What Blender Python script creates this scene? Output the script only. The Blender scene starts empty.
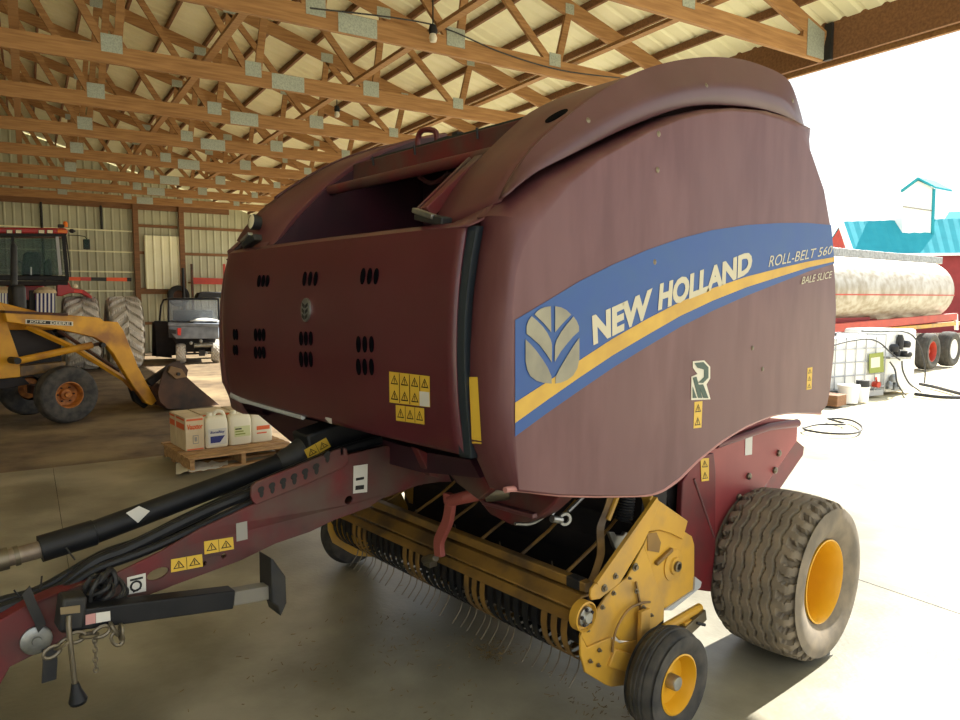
import bpy, bmesh, math, random
from mathutils import Vector as V3, Matrix
from mathutils.bvhtree import BVHTree
random.seed(7)
PI = math.pi
scene = bpy.context.scene
COL = scene.collection

# ------------------------------------------------------------------ camera
CAM_H, FPX = 1.95, 715.0
PITCH, YAW = math.atan((360 - 298) / 715.0), math.radians(41.0)
Fh = V3((-math.cos(YAW), math.sin(YAW), 0)); CR = V3((math.sin(YAW), math.cos(YAW), 0)); UP = V3((0, 0, 1))
CF = Fh * math.cos(PITCH) - UP * math.sin(PITCH)
CV = Fh * math.sin(PITCH) + UP * math.cos(PITCH)
CP = V3((0, 0, CAM_H))
cam_d = bpy.data.cameras.new('camera'); cam = bpy.data.objects.new('camera', cam_d); COL.objects.link(cam)
cam_d.sensor_width = 36; cam_d.lens = FPX / 960 * 36; cam_d.clip_start = .05; cam_d.clip_end = 400
cam.matrix_world = Matrix(((CR.x, CV.x, -CF.x, 0), (CR.y, CV.y, -CF.y, 0), (CR.z, CV.z, -CF.z, CAM_H), (0, 0, 0, 1)))
scene.camera = cam

# a photo direction meets a real plane of the place
def ray(x, y): return CF + CR * ((x - 480) / FPX) + CV * ((360 - y) / FPX)
def onX(x, y, X): d = ray(x, y); return CP + d * (X / d.x)
def onY(x, y, Y): d = ray(x, y); return CP + d * (Y / d.y)
def onZ(x, y, Z=0): d = ray(x, y); return CP + d * ((Z - CAM_H) / d.z)
def onP(x, y, p, n): d = ray(x, y); return CP + d * ((p - CP).dot(n) / d.dot(n))

# ------------------------------------------------------------------ materials
def lin(c):
    return tuple((v / 255 / 12.92 if v / 255 <= .04045 else ((v / 255 + .055) / 1.055) ** 2.4) for v in c)
MATS = {}
def mat(name, c, rough=.5, metal=0, c2=None, scale=6, bump=0, coat=0, stretch=None, spec=.5, detail=5, c3=None, scale3=1.2, bscale=None, lo=.35, hi=.65):
    m = bpy.data.materials.new(name); m.use_nodes = True
    nt = m.node_tree; b = nt.nodes['Principled BSDF']
    b.inputs['Base Color'].default_value = (*lin(c), 1)
    b.inputs['Roughness'].default_value = rough; b.inputs['Metallic'].default_value = metal
    b.inputs['Specular IOR Level'].default_value = spec
    if coat: b.inputs['Coat Weight'].default_value = coat; b.inputs['Coat Roughness'].default_value = .12
    if c2 or bump:
        tc = nt.nodes.new('ShaderNodeTexCoord'); mp = nt.nodes.new('ShaderNodeMapping')
        nt.links.new(tc.outputs['Object'], mp.inputs['Vector'])
        if stretch: mp.inputs['Scale'].default_value = stretch
        nz = nt.nodes.new('ShaderNodeTexNoise'); nz.inputs['Scale'].default_value = scale; nz.inputs['Detail'].default_value = detail
        nt.links.new(mp.outputs['Vector'], nz.inputs['Vector'])
        if c2:
            rp = nt.nodes.new('ShaderNodeValToRGB')
            rp.color_ramp.elements[0].position = lo; rp.color_ramp.elements[1].position = hi
            rp.color_ramp.elements[0].color = (*lin(c), 1); rp.color_ramp.elements[1].color = (*lin(c2), 1)
            nt.links.new(nz.outputs['Fac'], rp.inputs['Fac'])
            out = rp.outputs['Color']
            if c3:
                n2 = nt.nodes.new('ShaderNodeTexNoise'); n2.inputs['Scale'].default_value = scale3; n2.inputs['Detail'].default_value = 4
                nt.links.new(mp.outputs['Vector'], n2.inputs['Vector'])
                r2 = nt.nodes.new('ShaderNodeValToRGB'); r2.color_ramp.elements[0].position = .48; r2.color_ramp.elements[1].position = .66
                nt.links.new(n2.outputs['Fac'], r2.inputs['Fac'])
                mx = nt.nodes.new('ShaderNodeMix'); mx.data_type = 'RGBA'
                nt.links.new(r2.outputs['Color'], mx.inputs['Factor'])
                nt.links.new(out, mx.inputs[6]); mx.inputs[7].default_value = (*lin(c3), 1)
                out = mx.outputs[2]
            nt.links.new(out, b.inputs['Base Color'])
        if bump:
            bp = nt.nodes.new('ShaderNodeBump'); bp.inputs['Strength'].default_value = bump; bp.inputs['Distance'].default_value = .02
            src = nz
            if bscale:
                src = nt.nodes.new('ShaderNodeTexNoise'); src.inputs['Scale'].default_value = bscale; src.inputs['Detail'].default_value = 4
                nt.links.new(mp.outputs['Vector'], src.inputs['Vector'])
            nt.links.new(src.outputs['Fac'], bp.inputs['Height']); nt.links.new(bp.outputs['Normal'], b.inputs['Normal'])
    MATS[name] = m
    return m
def glass_mat(name, c, alpha, rough=.05):
    m = mat(name, c, rough); b = m.node_tree.nodes['Principled BSDF']; b.inputs['Alpha'].default_value = alpha
    return m

M_paint = mat('maroon_paint', (76, 26, 36), .36, 0, (84, 32, 42), 3.0, coat=.25)
M_side = mat('dusty_maroon_paint', (86, 44, 49), .5, 0, (101, 62, 65), 9, stretch=(1, 1, .25), coat=.1, c3=(95, 57, 60), scale3=2.2)
M_hood = mat('weathered_maroon_paint', (88, 42, 47), .48, 0, (98, 54, 58), 4, coat=.1)
M_fplate = mat('shaded_fender_paint', (74, 38, 44), .42, 0, (82, 46, 52), 4, coat=.15)  # the plate's shade and thinner dust both put into this darker maroon
M_letter = mat('decal_beige', (196, 190, 164), .5)
M_bucket = mat('dark_bucket_rust', (66, 50, 40), .8, 0, (44, 38, 34), 6, bump=.1, c3=(90, 60, 42))
M_frame = mat('frame_maroon', (108, 26, 34), .5, 0, (86, 34, 36), 5)
M_frame2 = mat('dirty_frame_maroon', (100, 26, 32), .55, 0, (72, 46, 44), 5, c3=(84, 66, 58), scale3=3)
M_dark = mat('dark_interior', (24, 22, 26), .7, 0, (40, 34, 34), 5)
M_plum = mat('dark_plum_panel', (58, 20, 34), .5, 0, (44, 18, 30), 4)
M_black = mat('black_plastic', (18, 20, 24), .5, 0, (28, 29, 32), 12, spec=.35)
M_blackd = mat('dusty_black', (26, 28, 32), .6, 0, (46, 45, 43), 8)
M_gasket = mat('rubber_gasket', (26, 36, 44), .5)
M_greytrim = mat('pale_grey_trim', (176, 180, 184), .5)
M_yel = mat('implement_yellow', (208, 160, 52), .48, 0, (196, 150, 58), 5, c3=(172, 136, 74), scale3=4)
M_yeld = mat('shaded_worn_yellow', (146, 110, 50), .5, 0, (122, 92, 46), 6, c3=(92, 72, 46), scale3=5)  # worn yellow, darkened for the shade around the windguard
M_rim = mat('rim_yellow', (226, 170, 28), .42, 0, (216, 160, 30), 4)
M_rubber = mat('dusty_tire_rubber', (138, 126, 108), .9, 0, (112, 104, 92), 9, bump=.1)
M_rubber2 = mat('mid_tire_rubber', (84, 82, 76), .9, 0, (66, 64, 60), 9)
M_rubberd = mat('dark_tire_rubber', (44, 44, 44), .75, 0, (78, 74, 68), 10)
M_steel = mat('galvanised_steel', (168, 170, 168), .4, .9, (130, 132, 130), 14)
M_bolt = mat('dull_bolt_steel', (120, 112, 96), .45, .8)
M_rust = mat('rusty_steel', (92, 56, 36), .8, 0, (58, 44, 38), 8, bump=.1)
M_blue = mat('decal_blue', (24, 74, 144), .5, 0, (30, 78, 140), 8)
M_dyel = mat('decal_yellow', (206, 166, 58), .5, 0, (190, 150, 54), 8)
M_white = mat('decal_white', (214, 210, 192), .5)
M_petal = mat('emblem_bronze', (152, 148, 126), .45, .1, (124, 122, 108), 6)
M_warn = mat('warning_yellow', (214, 176, 60), .5)
M_slot = mat('slot_shadow_black', (8, 10, 16), .95, spec=.05)
M_ink = mat('printed_black', (20, 20, 20), .6)
M_sticker = mat('white_sticker', (208, 206, 198), .5)
M_greyst = mat('grey_sticker', (150, 148, 140), .6)
M_green = mat('decal_green', (48, 76, 66), .5)
M_red = mat('orange_red_paint', (176, 54, 30), .5, 0, (160, 46, 28), 5)
M_trred = mat('tractor_red', (178, 34, 34), .35, coat=.4)
M_jd = mat('industrial_yellow', (216, 158, 26), .5, 0, (192, 136, 28), 3, c3=(150, 98, 36), scale3=2)
M_wood = mat('fir_timber', (170, 128, 80), .75, 0, (142, 102, 60), 7, stretch=(.35, 5, 5), detail=6)
M_woodd = mat('darker_timber', (138, 98, 64), .75, 0, (112, 78, 50), 7, stretch=(.35, 5, 5))
M_plate = mat('gang_nail_plate', (176, 184, 172), .5, .35, (150, 158, 148), 60)
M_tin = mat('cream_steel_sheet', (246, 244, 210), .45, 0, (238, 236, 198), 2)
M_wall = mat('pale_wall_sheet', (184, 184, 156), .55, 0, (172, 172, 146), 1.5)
M_marker = mat('marker_orange', (232, 92, 40), .5)
M_conc = mat('worn_concrete', (168, 163, 144), .38, 0, (124, 120, 104), 1.3, bump=.1, c3=(104, 101, 88), scale3=.6, bscale=30, detail=10, lo=.38, hi=.62)
M_dirt = mat('packed_dirt', (126, 106, 78), .95, 0, (94, 78, 56), 2.5, bump=.5, c3=(148, 130, 96), scale3=.7, bscale=9, detail=8)
M_gravel = mat('pale_gravel', (206, 198, 176), .95, 0, (186, 174, 146), 1.5, bump=.4, c3=(196, 182, 142), scale3=.4, bscale=25)
M_pallet = mat('pallet_timber', (188, 150, 104), .8, 0, (150, 114, 74), 6, stretch=(1, 4, 4))
M_card = mat('cardboard_cream', (216, 198, 164), .8, 0, (200, 180, 146), 4)
M_orange = mat('print_orange', (222, 104, 58), .7)
M_jug = mat('jug_white', (232, 226, 204), .45)
M_navy = mat('print_navy', (44, 52, 120), .6)
M_grn = mat('print_olive', (140, 150, 70), .6)
M_film = mat('plastic_film', (222, 222, 216), .3)
M_glass = glass_mat('cab_glass', (34, 76, 60), .36); M_glass.node_tree.nodes['Principled BSDF'].inputs['Specular IOR Level'].default_value = .2
M_plexi = glass_mat('dusty_plexiglass', (150, 160, 170), .45, .25)
M_amber = mat('amber_lens', (240, 130, 40), .3)
M_lens = mat('lamp_lens', (240, 232, 200), .2)
M_redlens = mat('red_lens', (226, 60, 44), .3)
M_teal = mat('teal_steel_roof', (52, 150, 164), .8, 0, (48, 144, 158), 2, spec=.1)
M_barnred = mat('barn_red_siding', (138, 46, 48), .8, 0, (126, 40, 42), 2)
M_whitep = mat('white_paint', (240, 240, 236), .6)
M_stain = mat('stainless_tank', (172, 168, 158), .42, .55, (136, 126, 106), 4, stretch=(1, 4, .6))
M_tote = mat('translucent_poly', (240, 240, 236), .4)
M_cage = mat('cage_steel', (170, 172, 176), .5, .5)
M_hose = mat('black_hose', (44, 44, 46), .6)
M_camo = mat('utv_dark', (44, 48, 52), .5, 0, (70, 74, 78), 6)
M_bed = mat('utv_grey_plastic', (138, 148, 162), .5, 0, (108, 116, 128), 5)
M_straw = mat('straw_litter', (150, 126, 82), .9, 0, (110, 90, 60), 30, bump=.5)

# ------------------------------------------------------------------ mesh builder
def basis(d):
    d = d.normalized()
    a = V3((0, 0, 1)) if abs(d.z) < .9 else V3((0, 1, 0))
    x = d.cross(a).normalized(); return x, x.cross(d).normalized()
def prism_holes(outer, holes, vec):
    from mathutils.geometry import tessellate_polygon
    mb = MB(); vec = V3(vec); loops = [[V3(p) for p in outer]] + [[V3(p) for p in h] for h in holes]
    flat = [p for l in loops for p in l]; n = len(flat); tris = tessellate_polygon(loops)
    fs = [tuple(t) for t in tris] + [tuple(i + n for i in reversed(t)) for t in tris]; o = 0
    for l in loops:
        m = len(l); fs += [(o + i, o + (i + 1) % m, n + o + (i + 1) % m, n + o + i) for i in range(m)]; o += m
    return mb.add(flat + [p + vec for p in flat], fs)
class MB:
    def __init__(s): s.v = []; s.f = []
    def add(s, vs, fs):
        o = len(s.v); s.v += [V3(p) for p in vs]; s.f += [tuple(i + o for i in f) for f in fs]; return s
    def box(s, c, size, M=None):
        hx, hy, hz = (k / 2 for k in size); c = V3(c)
        vs = [V3((x * hx, y * hy, z * hz)) for x in (-1, 1) for y in (-1, 1) for z in (-1, 1)]
        if M: vs = [M @ p for p in vs]
        return s.add([c + p for p in vs], [(0, 1, 3, 2), (4, 6, 7, 5), (0, 4, 5, 1), (2, 3, 7, 6), (0, 2, 6, 4), (1, 5, 7, 3)])
    def bar(s, p, q, w, h, up=V3((0, 0, 1))):       # rectangular bar p->q, w sideways, h along up
        p, q = V3(p), V3(q); d = (q - p).normalized()
        x = d.cross(up)
        x = x.normalized() if x.length > 1e-4 else basis(d)[0]
        y = x.cross(d).normalized()
        vs = [c + x * (i * w / 2) + y * (j * h / 2) for c in (p, q) for i, j in ((-1, -1), (1, -1), (1, 1), (-1, 1))]
        return s.add(vs, [(3, 2, 1, 0), (4, 5, 6, 7), (0, 1, 5, 4), (1, 2, 6, 5), (2, 3, 7, 6), (3, 0, 4, 7)])
    def tube(s, pts, r, n=10, cap=True):
        pts = [V3(p) for p in pts]; rs = r if isinstance(r, (list, tuple)) else [r] * len(pts)
        vs = []; x = None
        for i, p in enumerate(pts):
            d = (pts[min(i + 1, len(pts) - 1)] - pts[max(i - 1, 0)]).normalized()
            if x is None: x, y = basis(d)
            else:
                x = (x - d * x.dot(d)).normalized(); y = x.cross(d).normalized()
            vs += [p + (x * math.cos(k * 2 * PI / n) + y * math.sin(k * 2 * PI / n)) * rs[i] for k in range(n)]
        fs = [(i * n + k, i * n + (k + 1) % n, (i + 1) * n + (k + 1) % n, (i + 1) * n + k) for i in range(len(pts) - 1) for k in range(n)]
        if cap: fs += [tuple(range(n))[::-1], tuple(range((len(pts) - 1) * n, len(pts) * n))]
        return s.add(vs, fs)
    def strip(s, pts, w, t, side):                  # flat band along a path, w along side, t thick
        pts = [V3(p) for p in pts]; vs = []
        for i, p in enumerate(pts):
            d = (pts[min(i + 1, len(pts) - 1)] - pts[max(i - 1, 0)]).normalized()
            n = d.cross(side).normalized()
            vs += [p + side * (a * w / 2) + n * (b * t / 2) for a, b in ((-1, -1), (1, -1), (1, 1), (-1, 1))]
        fs = [(i * 4 + k, i * 4 + (k + 1) % 4, i * 4 + 4 + (k + 1) % 4, i * 4 + 4 + k) for i in range(len(pts) - 1) for k in range(4)]
        L = len(pts) * 4 - 4
        return s.add(vs, fs + [(3, 2, 1, 0), (L, L + 1, L + 2, L + 3)])
    def prism(s, poly, vec):
        poly = [V3(p) for p in poly]; vec = V3(vec); n = len(poly)
        s.add(poly + [p + vec for p in poly], [tuple(range(n))[::-1], tuple(range(n, 2 * n))] + [(i, (i + 1) % n, n + (i + 1) % n, n + i) for i in range(n)])
        return s
    def lathe(s, c, axis, prof, n=32, closed=False, a0=0, a1=2 * PI):   # prof: (radius, along axis)
        c = V3(c); axis = V3(axis).normalized(); x, y = basis(axis); full = abs(a1 - a0 - 2 * PI) < 1e-6
        m = n if full else n + 1; vs = []
        for r, h in prof:
            vs += [c + axis * h + (x * math.cos(a0 + (a1 - a0) * k / n) + y * math.sin(a0 + (a1 - a0) * k / n)) * r for k in range(m)]
        P = len(prof); fs = []
        for i in range(P if closed else P - 1):
            j = (i + 1) % P
            for k in range(n): k2 = (k + 1) % m; fs.append((i * m + k, i * m + k2, j * m + k2, j * m + k))
        return s.add(vs, fs)
    def disc(s, c, axis, r, t, n=24): return s.lathe(c, axis, [(0.0001, -t / 2), (r, -t / 2), (r, t / 2), (0.0001, t / 2)], n)
    def grid(s, rows):                              # rows of equal length
        n = len(rows[0]); s_o = len(s.v)
        return s.add([p for r in rows for p in r], [(i * n + j, i * n + j + 1, (i + 1) * n + j + 1, (i + 1) * n + j) for i in range(len(rows) - 1) for j in range(n - 1)])
    def bvh(s): return BVHTree.FromPolygons(s.v, s.f)

def make(name, mb, m, parent=None, Mi=None, bevel=0, smooth=35, solid=0, fix=True, segs=2):
    me = bpy.data.meshes.new(name)
    vs = [Mi @ p for p in mb.v] if Mi is not None else mb.v
    me.from_pydata([tuple(p) for p in vs], [], mb.f); me.update()
    if fix:
        bm = bmesh.new(); bm.from_mesh(me); bmesh.ops.remove_doubles(bm, verts=bm.verts, dist=1e-5)
        bmesh.ops.recalc_face_normals(bm, faces=bm.faces); bm.to_mesh(me); bm.free()
    if smooth:
        me.polygons.foreach_set('use_smooth', [True] * len(me.polygons)); me.set_sharp_from_angle(angle=math.radians(smooth))
    me.materials.append(m)
    o = bpy.data.objects.new(name, me); COL.objects.link(o)
    if parent: o.parent = parent
    if solid:
        md = o.modifiers.new('thickness', 'SOLIDIFY'); md.thickness = solid; md.offset = 0
    if bevel:
        md = o.modifiers.new('bevel', 'BEVEL'); md.width = bevel; md.segments = segs; md.limit_method = 'ANGLE'; md.angle_limit = math.radians(40)
        md.harden_normals = False
    return o

class Thing:
    def __init__(s, name, label, cat, loc, rz=0, group=None):
        s.e = bpy.data.objects.new(name, None); COL.objects.link(s.e)
        s.e.empty_display_size = .2; s.e.location = loc; s.e.rotation_euler = (0, 0, rz)
        s.e['label'] = label; s.e['category'] = cat
        if group: s.e['group'] = group
        s.M = Matrix.Translation(V3(loc)) @ Matrix.Rotation(rz, 4, 'Z'); s.Mi = s.M.inverted()
    def part(s, name, mb, m, parent=None, world=True, label=None, **k):
        o = make(name, mb, m, parent or s.e, s.Mi if world else None, **k)
        if label: o['label'] = label
        return o
def single(name, mb, m, label, cat, loc, rz=0, group=None, world=True, **k):
    M = Matrix.Translation(V3(loc)) @ Matrix.Rotation(rz, 4, 'Z')
    o = make(name, mb, m, None, M.inverted() if world else None, **k); o.location = loc; o.rotation_euler = (0, 0, rz)
    o['label'] = label; o['category'] = cat
    if group: o['group'] = group
    return o
def struct(name, mb, m, **k):
    o = make(name, mb, m, None, None, **k); o['kind'] = 'structure'; return o
def copy_tree(o, parent=None):
    c = o.copy(); COL.objects.link(c)
    if parent: c.parent = parent
    for ch in list(o.children): copy_tree(ch, c)
    return c

def text_flat(s, bold=0., shear=0.):
    cu = bpy.data.curves.new('t', 'FONT'); cu.body = s; cu.offset = bold; cu.shear = shear; cu.resolution_u = 3; cu.fill_mode = 'FRONT'
    o = bpy.data.objects.new('t', cu); COL.objects.link(o); bpy.context.view_layer.update()
    me = bpy.data.meshes.new_from_object(o.evaluated_get(bpy.context.evaluated_depsgraph_get()))
    vs = [(v.co.x, v.co.y) for v in me.vertices]; fs = [tuple(p.vertices) for p in me.polygons]
    bpy.data.objects.remove(o); bpy.data.curves.remove(cu); bpy.data.meshes.remove(me)
    x0 = min(v[0] for v in vs); x1 = max(v[0] for v in vs); y0 = min(v[1] for v in vs); y1 = max(v[1] for v in vs)
    return [((x - x0) / (x1 - x0), (y - y0) / (y1 - y0)) for x, y in vs], fs
def text_mb(s, bl, br, tr, tl, f, bold=0., shear=0., sag=0.):  # f: px,py -> 3D point; the text fills the quad
    uv, fs = text_flat(s, bold, shear); mb = MB(); vs = []
    for u, v in uv:
        x = (bl[0] * (1 - u) + br[0] * u) * (1 - v) + (tl[0] * (1 - u) + tr[0] * u) * v
        y = (bl[1] * (1 - u) + br[1] * u) * (1 - v) + (tl[1] * (1 - u) + tr[1] * u) * v - 4 * sag * u * (1 - u)
        vs.append(f(x, y))
    return mb.add(vs, fs)
def lerp(a, b, t): return a + (b - a) * t
def resamp(pts, n):                                   # n+1 points evenly spaced along a polyline
    L = [0]
    for a, b in zip(pts, pts[1:]): L.append(L[-1] + (b - a).length)
    out = []; j = 0
    for k in range(n + 1):
        d = L[-1] * k / n
        while j < len(L) - 2 and L[j + 1] < d: j += 1
        t = (d - L[j]) / max(1e-9, L[j + 1] - L[j]); out.append(pts[j].lerp(pts[j + 1], min(1, t)))
    return out
def crom(pts, n):                                     # smooth curve through points
    pts = [V3(p) for p in pts]; out = []
    for i in range(len(pts) - 1):
        p0 = pts[max(i - 1, 0)]; p1 = pts[i]; p2 = pts[i + 1]; p3 = pts[min(i + 2, len(pts) - 1)]
        for k in range(n):
            t = k / n; out.append(.5 * ((2 * p1) + (p2 - p0) * t + (2 * p0 - 5 * p1 + 4 * p2 - p3) * t * t + (3 * p1 - p0 - 3 * p2 + p3) * t ** 3))
    return out + [pts[-1]]
# ------------------------------------------------------------------ the shed: local axes x = towards the open side, y = along the shed
AB = math.radians(8.7)
RZB = PI / 2 - AB
MBARN = Matrix.Rotation(RZB, 4, 'Z')
def barn(t, u, z=0): return MBARN @ V3((t, u, z))
BU = V3((-math.cos(AB), math.sin(AB), 0)); BT = V3((math.sin(AB), math.cos(AB), 0))
ZC, T_EAVE, T_RIDGE, U0, U1 = 4.6, 7.75, -.45, -4.0, 28.0
T_LEFT = 2 * T_RIDGE - T_EAVE
def ztop(t):                                          # centre height of a top chord
    t = t if t >= T_RIDGE else 2 * T_RIDGE - t
    return 4.86 + .3 * (7.7 - t)

# ground
mb = MB(); mb.prism([barn(-9.6, U0, -.2), barn(-9.6, 9.5, -.2), barn(8.6, 9.5, -.2), barn(8.6, U0, -.2)], (0, 0, .2))
struct('floor', mb, M_conc, smooth=0)
mb = MB(); mb.prism([barn(-9.6, 9.5, -.2), barn(-9.6, U1 + 1, -.2), barn(8.6, U1 + 1, -.2), barn(8.6, 9.5, -.2)], (0, 0, .195))
struct('floor_dirt', mb, M_dirt, smooth=0)
mb = MB(); mb.prism([barn(-110, -70, -.5), barn(-110, 110, -.5), barn(130, 110, -.5), barn(130, -70, -.5)], (0, 0, .47))
struct('ground', mb, M_gravel, smooth=0)
# saw joints in the slab
for k, (a, b) in enumerate((((.17, 5.2), (.17, 9.45)), ((-4.2, -3), (-4.2, 9.45)), ((4.8, -3), (4.8, 9.45)))):
    mb = MB(); mb.bar(barn(a[0], a[1], .0005), barn(b[0], b[1], .0005), .004, .003)
    struct('trim_%d' % (k + 1), mb, M_blackd, smooth=0)

# roof sheets: ribs run up the slope
def rib_profile(u0, u1, pitch=.23, h=.02):
    out = []; u = u0
    while u < u1:
        out += [(u, 0), (u + .03, h), (u + .06, h), (u + .09, 0)]; u += pitch
    return out + [(u1, 0)]
prof = rib_profile(U0, U1 + .4)
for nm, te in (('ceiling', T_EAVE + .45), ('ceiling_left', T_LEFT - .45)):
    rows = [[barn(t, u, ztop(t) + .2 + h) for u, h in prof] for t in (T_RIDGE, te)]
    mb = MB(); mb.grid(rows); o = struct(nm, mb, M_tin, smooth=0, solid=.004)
# walls
def wall(nm, p, q, z0, z1, m=M_wall):
    p, q = V3(p), V3(q); L = (q - p).length; d = (q - p) / L; n = d.cross(UP)
    pr = rib_profile(0, L, .26, .022); mb = MB()
    mb.grid([[p + d * a + n * h + UP * z0 for a, h in pr], [p + d * a + n * h + UP * (z1(p + d * a) if callable(z1) else z1) for a, h in pr]]); return struct(nm, mb, m, smooth=0, solid=.004)
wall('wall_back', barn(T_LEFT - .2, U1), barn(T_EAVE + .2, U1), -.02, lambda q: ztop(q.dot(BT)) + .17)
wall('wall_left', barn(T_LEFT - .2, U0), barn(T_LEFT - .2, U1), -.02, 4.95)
def wz(y, x=120): return onP(x, y, barn(0, U1 - .06, 0), BU).z

# purlins
n = 0
first = None
for side in (1, -1):
    te = T_EAVE if side > 0 else T_LEFT
    for k in range(14):
        t = T_RIDGE + side * (.25 + k * .62); z = ztop(t) + .15
        if first is None:
            mb = MB(); mb.bar((0, 0, 0), (0, U1 - U0 - .1, 0), .042, .09)
            first = make('roof_purlin', mb, M_woodd, smooth=0); p = first
        else:
            p = first.copy(); COL.objects.link(p)
        p.location = barn(t, U0, z); p.rotation_euler = (0, 0, RZB)
        p['label'] = 'long timber purlin under the cream roof sheets, crossing the trusses'; p['category'] = 'purlin'; p['group'] = 'roof purlins under the sheets'

# trusses
ORD = ['nearest', 'second nearest', 'third', 'fourth', 'fifth', 'sixth', 'seventh', 'eighth', 'ninth', 'tenth', 'eleventh']
def make_truss():
    T = Thing('roof_truss', 'x', 'roof truss', (0, 0, 0), 0, 'timber roof trusses')
    P = lambda nm, f, m=M_wood, **k: T.part(nm, f, m, world=False, **k)
    w = .048
    for a, b in ((2.97, T_EAVE - .06), (T_RIDGE * 2 - 2.97, 2.97), (T_LEFT + .06, T_RIDGE * 2 - 2.97)):
        P('bottom_chord', MB().bar((a, 0, ZC + .1), (b, 0, ZC + .1), w, .2), smooth=0)
    P('top_chord', MB().bar((T_EAVE - .02, 0, ztop(T_EAVE)), (T_RIDGE, 0, ztop(T_RIDGE)), w, .19), smooth=0)
    P('top_chord', MB().bar((T_LEFT + .02, 0, ztop(T_LEFT)), (T_RIDGE, 0, ztop(T_RIDGE)), w, .19), smooth=0)
    bn = [5.5, 4.12, 2.53, .95]; tn = [5.72, 4.32, 2.8, 1.2]
    mir = lambda t: 2 * T_RIDGE - t
    for f in (lambda t: t, mir):
        for i in range(4):
            b, t1 = bn[i], tn[i]
            P('web', MB().bar((f(b + .06), 0, ZC + .17), (f(t1), 0, ztop(t1) - .06), .04, .09), smooth=0)
            t2 = tn[i + 1] if i < 3 else T_RIDGE
            P('web', MB().bar((f(b - .06), 0, ZC + .17), (f(t2), 0, ztop(t2) - .08), .04, .09), smooth=0)
        P('heel_block', MB().bar((f(T_EAVE - .38), 0, ZC + .18), (f(T_EAVE - .38), 0, ZC + .36), .04, .09, V3((1, 0, 0))), smooth=0)
        for t, ww, hh, z in [(5.5, .17, .15, ZC + .2), (4.12, .23, .2, ZC + .2), (2.53, .2, .18, ZC + .2), (.95, .22, .2, ZC + .22), (2.97, .42, .19, ZC + .1),
                             (5.72, .13, .12, ztop(5.72) - .02), (4.32, .2, .14, ztop(4.32) - .03), (2.8, .2, .14, ztop(2.8) - .03), (1.2, .2, .14, ztop(1.2) - .03)]:
            P('gusset_plate', MB().box((f(t), -.027, z), (ww, .004, hh)), M_plate, smooth=0)
        P('gusset_plate', MB().prism([(f(T_EAVE - .36), -.029, ZC + .02), (f(T_EAVE - .05), -.029, ZC + .02), (f(T_EAVE - .05), -.029, ZC + .32), (f(T_EAVE - .36), -.029, ZC + .41)], (0, .004, 0)), M_plate, smooth=0)
    return T.e
US = [4.98, 7.04, 9.33, 11.52, 13.72, 16.0, 18.35, 20.45, 22.5]
proto = make_truss()
for i, u in enumerate(US):
    o = proto if i == 0 else copy_tree(proto)
    o.location = barn(0, u, 0); o.rotation_euler = (0, 0, RZB)
    o['label'] = ('%s timber roof truss counted from the camera, with pale nail plates' % ORD[i]).replace('camera', 'open front')
# lateral braces on the bottom chords
for t, lab in ((5.85, 'lateral timber brace on the trusses nearest the open side'), (3.88, 'lateral timber brace over the trusses beside the long splice plates'),
               (2.0, 'lateral timber brace crossing the trusses above the red baler door'), (.02, 'thin lateral timber brace seen end on above the red tractor')):
    mb = MB(); mb.bar(barn(t, 2.5, ZC + .245), barn(t, 22.56, ZC + .245), .09, .04)
    single('lateral_brace', mb, M_wood, lab, 'timber brace', barn(t, 2.5, ZC), RZB, smooth=0)
# header over the open side
H = Thing('header_beam', 'heavy timber header beam along the top of the open side', 'beam', barn(T_EAVE + .06, 0, 0), RZB)
H.part('beam_plank', MB().bar(barn(T_EAVE + .06, U0, 4.85), barn(T_EAVE + .06, U1 - .05, 4.85), .05, .44), M_woodd, smooth=0)
H.part('beam_plank', MB().bar(barn(T_EAVE + .2, U0, 4.82), barn(T_EAVE + .2, U1 - .05, 4.82), .05, .44), M_wood, smooth=0)
H.part('joist_hanger', MB().box(barn(T_EAVE + .02, 4.94, 4.82), (.05, .09, .4), Matrix.Rotation(RZB, 3, 'Z')), M_blackd, smooth=0)
# back wall framing
R3 = Matrix.Rotation(RZB, 3, 'Z')
for t, lab in ((3.35, 'brown timber post on the back wall beside the big tractor tires'), (4.85, 'brown timber post on the back wall above the utility vehicle'), (T_EAVE - .25, 'brown corner post at the open end of the back wall'), (-3.0, 'brown timber post on the back wall left of the tractor')):
    mb = MB(); hh = 5.3 if t < 7 else 4.95; mb.box(barn(t, U1 - .13, hh / 2), (.17, .15, hh), R3)
    single('wall_post', mb, M_woodd, lab, 'post', barn(t, U1 - .13, 0), RZB, smooth=0)
mb = MB(); mb.bar(barn(T_LEFT + 1.2, U1 - .06, wz(203)), barn(T_EAVE - 1.2, U1 - .06, wz(203)), .06, wz(197.5) - wz(208.5))
single('wall_header', mb, M_woodd, 'broad timber header along the top of the back wall', 'beam', barn(0, U1 - .06, 5.0), RZB, smooth=0)
for z in (1.05, wz(291, 160), wz(254.5, 200), wz(228.5, 200)):
    for a, b in ((3.45, 4.74), (4.96, 7.4)):
        if z == 1.05 and a > 4: continue
        zz, hh = (z, .22) if (z < 2.6 and a < 4 and z > 1.5) else (z, .1)
        if 1.5 < z < 2.6 and a > 4: continue
        mb = MB(); mb.bar(barn(a, U1 - .045, zz), barn(b, U1 - .045, zz), .04, hh)
        single('wall_girt', mb, M_woodd, 'horizontal timber girt nailed across the right bays of the back wall', 'girt', barn(a, U1 - .045, zz - .05), RZB, 'timber girts on the back wall', smooth=0)
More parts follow.
